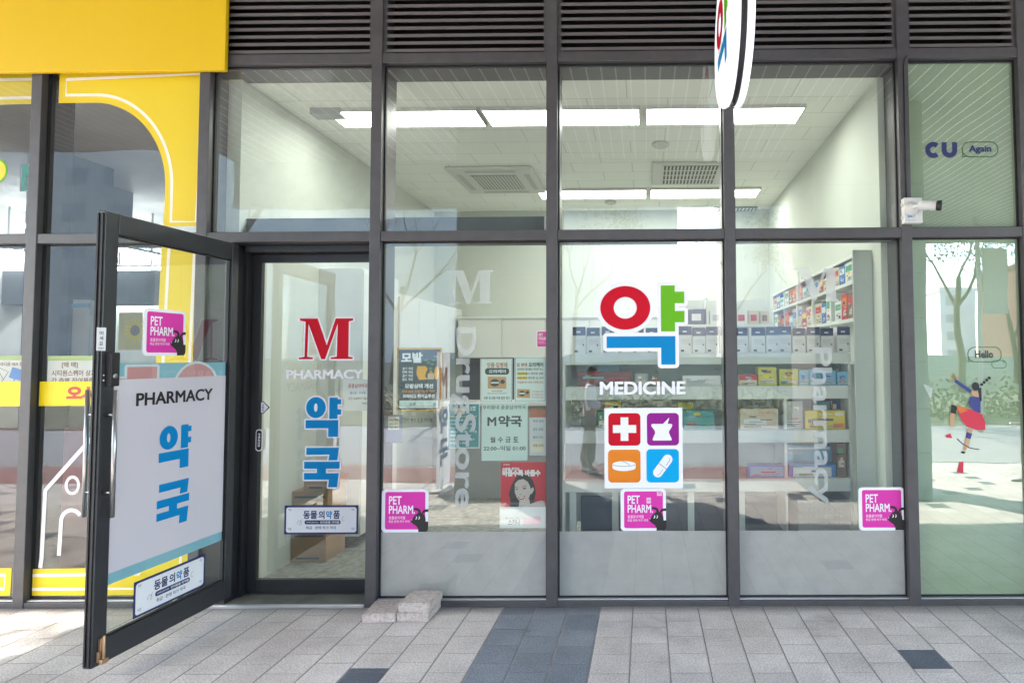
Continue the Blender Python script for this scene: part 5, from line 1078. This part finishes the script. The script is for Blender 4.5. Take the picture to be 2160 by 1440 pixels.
skin_mesh('shirt', [(P(-.01, 0, .86), (.16, .12)), (P(0, 0, 1.2), (.145, .12)), (P(-.02, 0, 1.4), (.15, .115)), (P(0, 0, 1.47), .075), (P(-.01, .19, 1.4), .075), (P(0, .23, 1.13), .068), (P(.19, .13, 1.08), .05), (P(-.01, -.19, 1.4), .075), (P(0, -.23, 1.13), .068), (P(.19, -.13, 1.08), .05)], [(0, 1), (1, 2), (2, 3), (2, 4), (4, 5), (5, 6), (2, 7), (7, 8), (8, 9)], SHIRT, pe)
skin_mesh('trousers', [(P(0, 0, .95), (.14, .12)), (P(0, .09, .86), .105), (P(.02, .09, .5), .095), (P(0, .09, .14), .09), (P(0, -.09, .86), .105), (P(-.06, -.09, .5), .095), (P(-.12, -.09, .14), .09)], [(0, 1), (1, 2), (2, 3), (0, 4), (4, 5), (5, 6)], PANT, pe)
for sx, sy in ((0, .09), (-.12, -.09)): skin_mesh('shoe', [(P(sx - .05, sy, .05), .05), (P(sx + .06, sy, .05), .052), (P(sx + .18, sy, .035), .036)], [(0, 1), (1, 2)], SHOE, pe)
skin_mesh('hair', [(P(.0, 0, 1.62), (.07, .095)), (P(.01, 0, 1.72), (.095, .1)), (P(.05, 0, 1.77), (.075, .08))], [(0, 1), (1, 2)], HAIRM, pe)
# trees
BARK = mat('bare_bark', (.12, .09, .075), .9, .1, .3, 8); PINE = mat('pine_needles', (.05, .08, .03), .8, .2, .3, 3)
def tree(x, y, h, label, seed, leafy=0.0):
    r_ = random.Random(seed); z0 = .5 if y < -13 else LOW
    if y < -18: z0 = .8
    t = thing('bare_tree' if not leafy else 'pine_tree', label, 'tree', (x, y, z0), 'trees across the road'); tr = MB(); cr = MB(); tips = []
    def grow_(p, d, L, r, lv):
        n_ = 4; pts = [p]; rad = [r]
        for k in range(n_):
            d = (d + Vector((r_.uniform(-.2, .2), r_.uniform(-.2, .2), r_.uniform(-.03, .12)))).normalized(); pts.append(pts[-1] + d * L / n_); rad.append(r * (1 - .45 * (k + 1) / n_))
        (tr if lv == 0 else cr).tube(pts, rad, BARK, 7 if lv < 2 else 4, False)
        if lv >= (5 if not leafy else 4): tips.append(pts[-1]); return
        for k in range(3 if lv < 3 else 2 + (r_.random() < .6)):
            f_ = r_.uniform(.45, 1); i_ = min(n_, int(f_ * n_) + 1); a_ = r_.uniform(0, 6.28)
            nd = (d * .9 + Vector((math.cos(a_) * .8, math.sin(a_) * .8, r_.uniform(.0, .4)))).normalized(); grow_(pts[i_], nd, L * r_.uniform(.55, .75), rad[i_] * .65, lv + 1)
    grow_(Vector((x, y, z0 - .1)), Vector((r_.uniform(-.1, .1), 0, 1)), h * .42, h * .0145, 0)
    if leafy:
        for p in tips:
            for k in range(26):
                q_ = p + Vector((r_.gauss(0, .28), r_.gauss(0, .28), r_.gauss(0, .2))); s_ = r_.uniform(.05, .11); u_ = Vector((r_.gauss(0, 1), r_.gauss(0, 1), r_.gauss(0, 1))).normalized(); v_ = u_.orthogonal().normalized()
                cr.add([q_ - u_ * s_, q_ + v_ * s_ * .3, q_ + u_ * s_, q_ - v_ * s_ * .3], [(0, 1, 2, 3)], PINE)
    tr.build('trunk', t); cr.build('crown', t)
for k, (x, y, h, lf, lb) in enumerate(((3.2, -19, 8, 0, 'bare tree mirrored above the emblem'), (10.5, -17, 9, 0, 'tall forked bare tree mirrored in the green pane'), (13.0, -18, 8, 1, 'pine tree mirrored at the right edge'), (8.6, -24, 6, 0, 'small bare tree mirrored in the green pane'), (-3, -22, 9, 1, 'pine tree mirrored in the second window'), (5.6, -16, 7.5, 1, 'slim pine mirrored in the fourth window'), (-9, -18, 9, 0, 'bare tree far to the left across the road'), (-8.7, -8.2, 9, 1, 'unseen tree added near the left end of the canopy to dapple the sun'))): tree(x, y, h, lb, 11 + k, lf)  # last tree is unseen, added to break up the sun patch
# hedges and buildings
APT = mat('apartment_white', (.6, .6, .58), .8, .2, .04, 1); APT2 = mat('apartment_grey', (.5, .5, .49), .8, .2, .06, 1); WIN = mat('apartment_window', (.34, .355, .37), .3, .5); BRK = mat('red_brick_far', (.11, .06, .05), .85, .2, .1, 2)
def tower(x0, x1, y, d_, h, mt, label):
    t = thing('apartment_building', label, 'building', ((x0 + x1) / 2, y, 0)); b = MB(); b.box(x0, x1, y - d_, y, -.3, h, mt); b.box(x0 - .3, x1 + .3, y - d_, y + .3, h, h + .5, mt); b.build('wall', t)
    nx = int((x1 - x0) / 3.4); nz = int(h / 3)
    for i in range(nx):
        for j in range(nz):
            if i * nz + j >= 100: break
            b = MB(); xx = x0 + .9 + i * 3.4; b.box(xx, xx + 1.8, y - .1, y + .02, .9 + j * 3, 2.4 + j * 3, WIN); b.build('window', t)
tower(-62, 2.6, -46, 12, 24, APT2, 'white apartment block across the road to the left'); tower(7.5, 19, -50, 12, 19, APT2, 'white apartment block mirrored in the third window'); tower(2.2, 8.6, -70, 12, 10.5, APT2, 'low grey block mirrored beside the emblem'); tower(48.5, 58, -75, 12, 13, BRK, 'red brick block mirrored at the right edge')
tower(47, 52, -95, 12, 12, APT, 'low pale block mirrored in the green pane')
HG = mat('hedge_leaves', (.11, .125, .07), .8, .2, .4, 4)
def hedge(x0, x1, y, z0, h, label, seed):
    r_ = random.Random(seed); b = MB()
    for k in range(int((x1 - x0) * 260)):
        q_ = Vector((r_.uniform(x0, x1), y + r_.gauss(0, .3), z0 + abs(r_.gauss(.3, .4)) * h)); s_ = r_.uniform(.05, .1); u_ = Vector((r_.gauss(0, 1), r_.gauss(0, 1), r_.gauss(0, 1))).normalized(); v_ = u_.orthogonal().normalized(); b.add([q_ - u_ * s_, q_ + v_ * s_ * .5, q_ + u_ * s_, q_ - v_ * s_ * .5], [(0, 1, 2, 3)], HG)
    solo('hedge', b, label, 'hedge', ((x0 + x1) / 2, y, z0))
hedge(-8, 14, -14.2, -.2, .9, 'low green hedge along the far side of the road', 5)
# bicycle rail and lamp post with a banner, mirrored in the green pane
t = thing('bicycle_rack', 'steel hoop bicycle rack mirrored at the right edge', 'rack', (6.3, -5.6, LOW))
for k in range(3):
    b_ = MB(); b_.tube([(5.75 + .55 * k + .28 * math.cos(a_), -5.2 - .1 * k, LOW + .45 + .42 * math.sin(a_)) for a_ in [i * math.pi / 12 for i in range(25)]], .022, STEEL, 8); b_.build('hoop', t)
b_ = MB(); b_.tube([(5.5, -5.5, LOW + .02), (7.6, -5.5, LOW + .02)], .025, STEEL, 8); b_.tube([(5.5, -5.5, LOW + .86), (7.6, -5.5, LOW + .86)], .025, STEEL, 8); b_.build('rail', t)
t = thing('street_lamp', 'slim grey lamp post carrying a banner, mirrored in the green pane', 'street lamp', (8.2, -11.4, LOW)); b_ = MB(); b_.tube([(8.2, -11.4, LOW), (8.2, -11.4, 6)], [.07, .045], GREYW, 10); b_.build('pole', t); b_ = MB(); b_.box(8.3, 8.95, -11.42, -11.4, 2.6, 4.2, GREYW); b_.build('banner', t)
bpy.data.objects.remove(_to, do_unlink=True); bpy.data.curves.remove(_tc); bpy.data.scenes.remove(_ts)
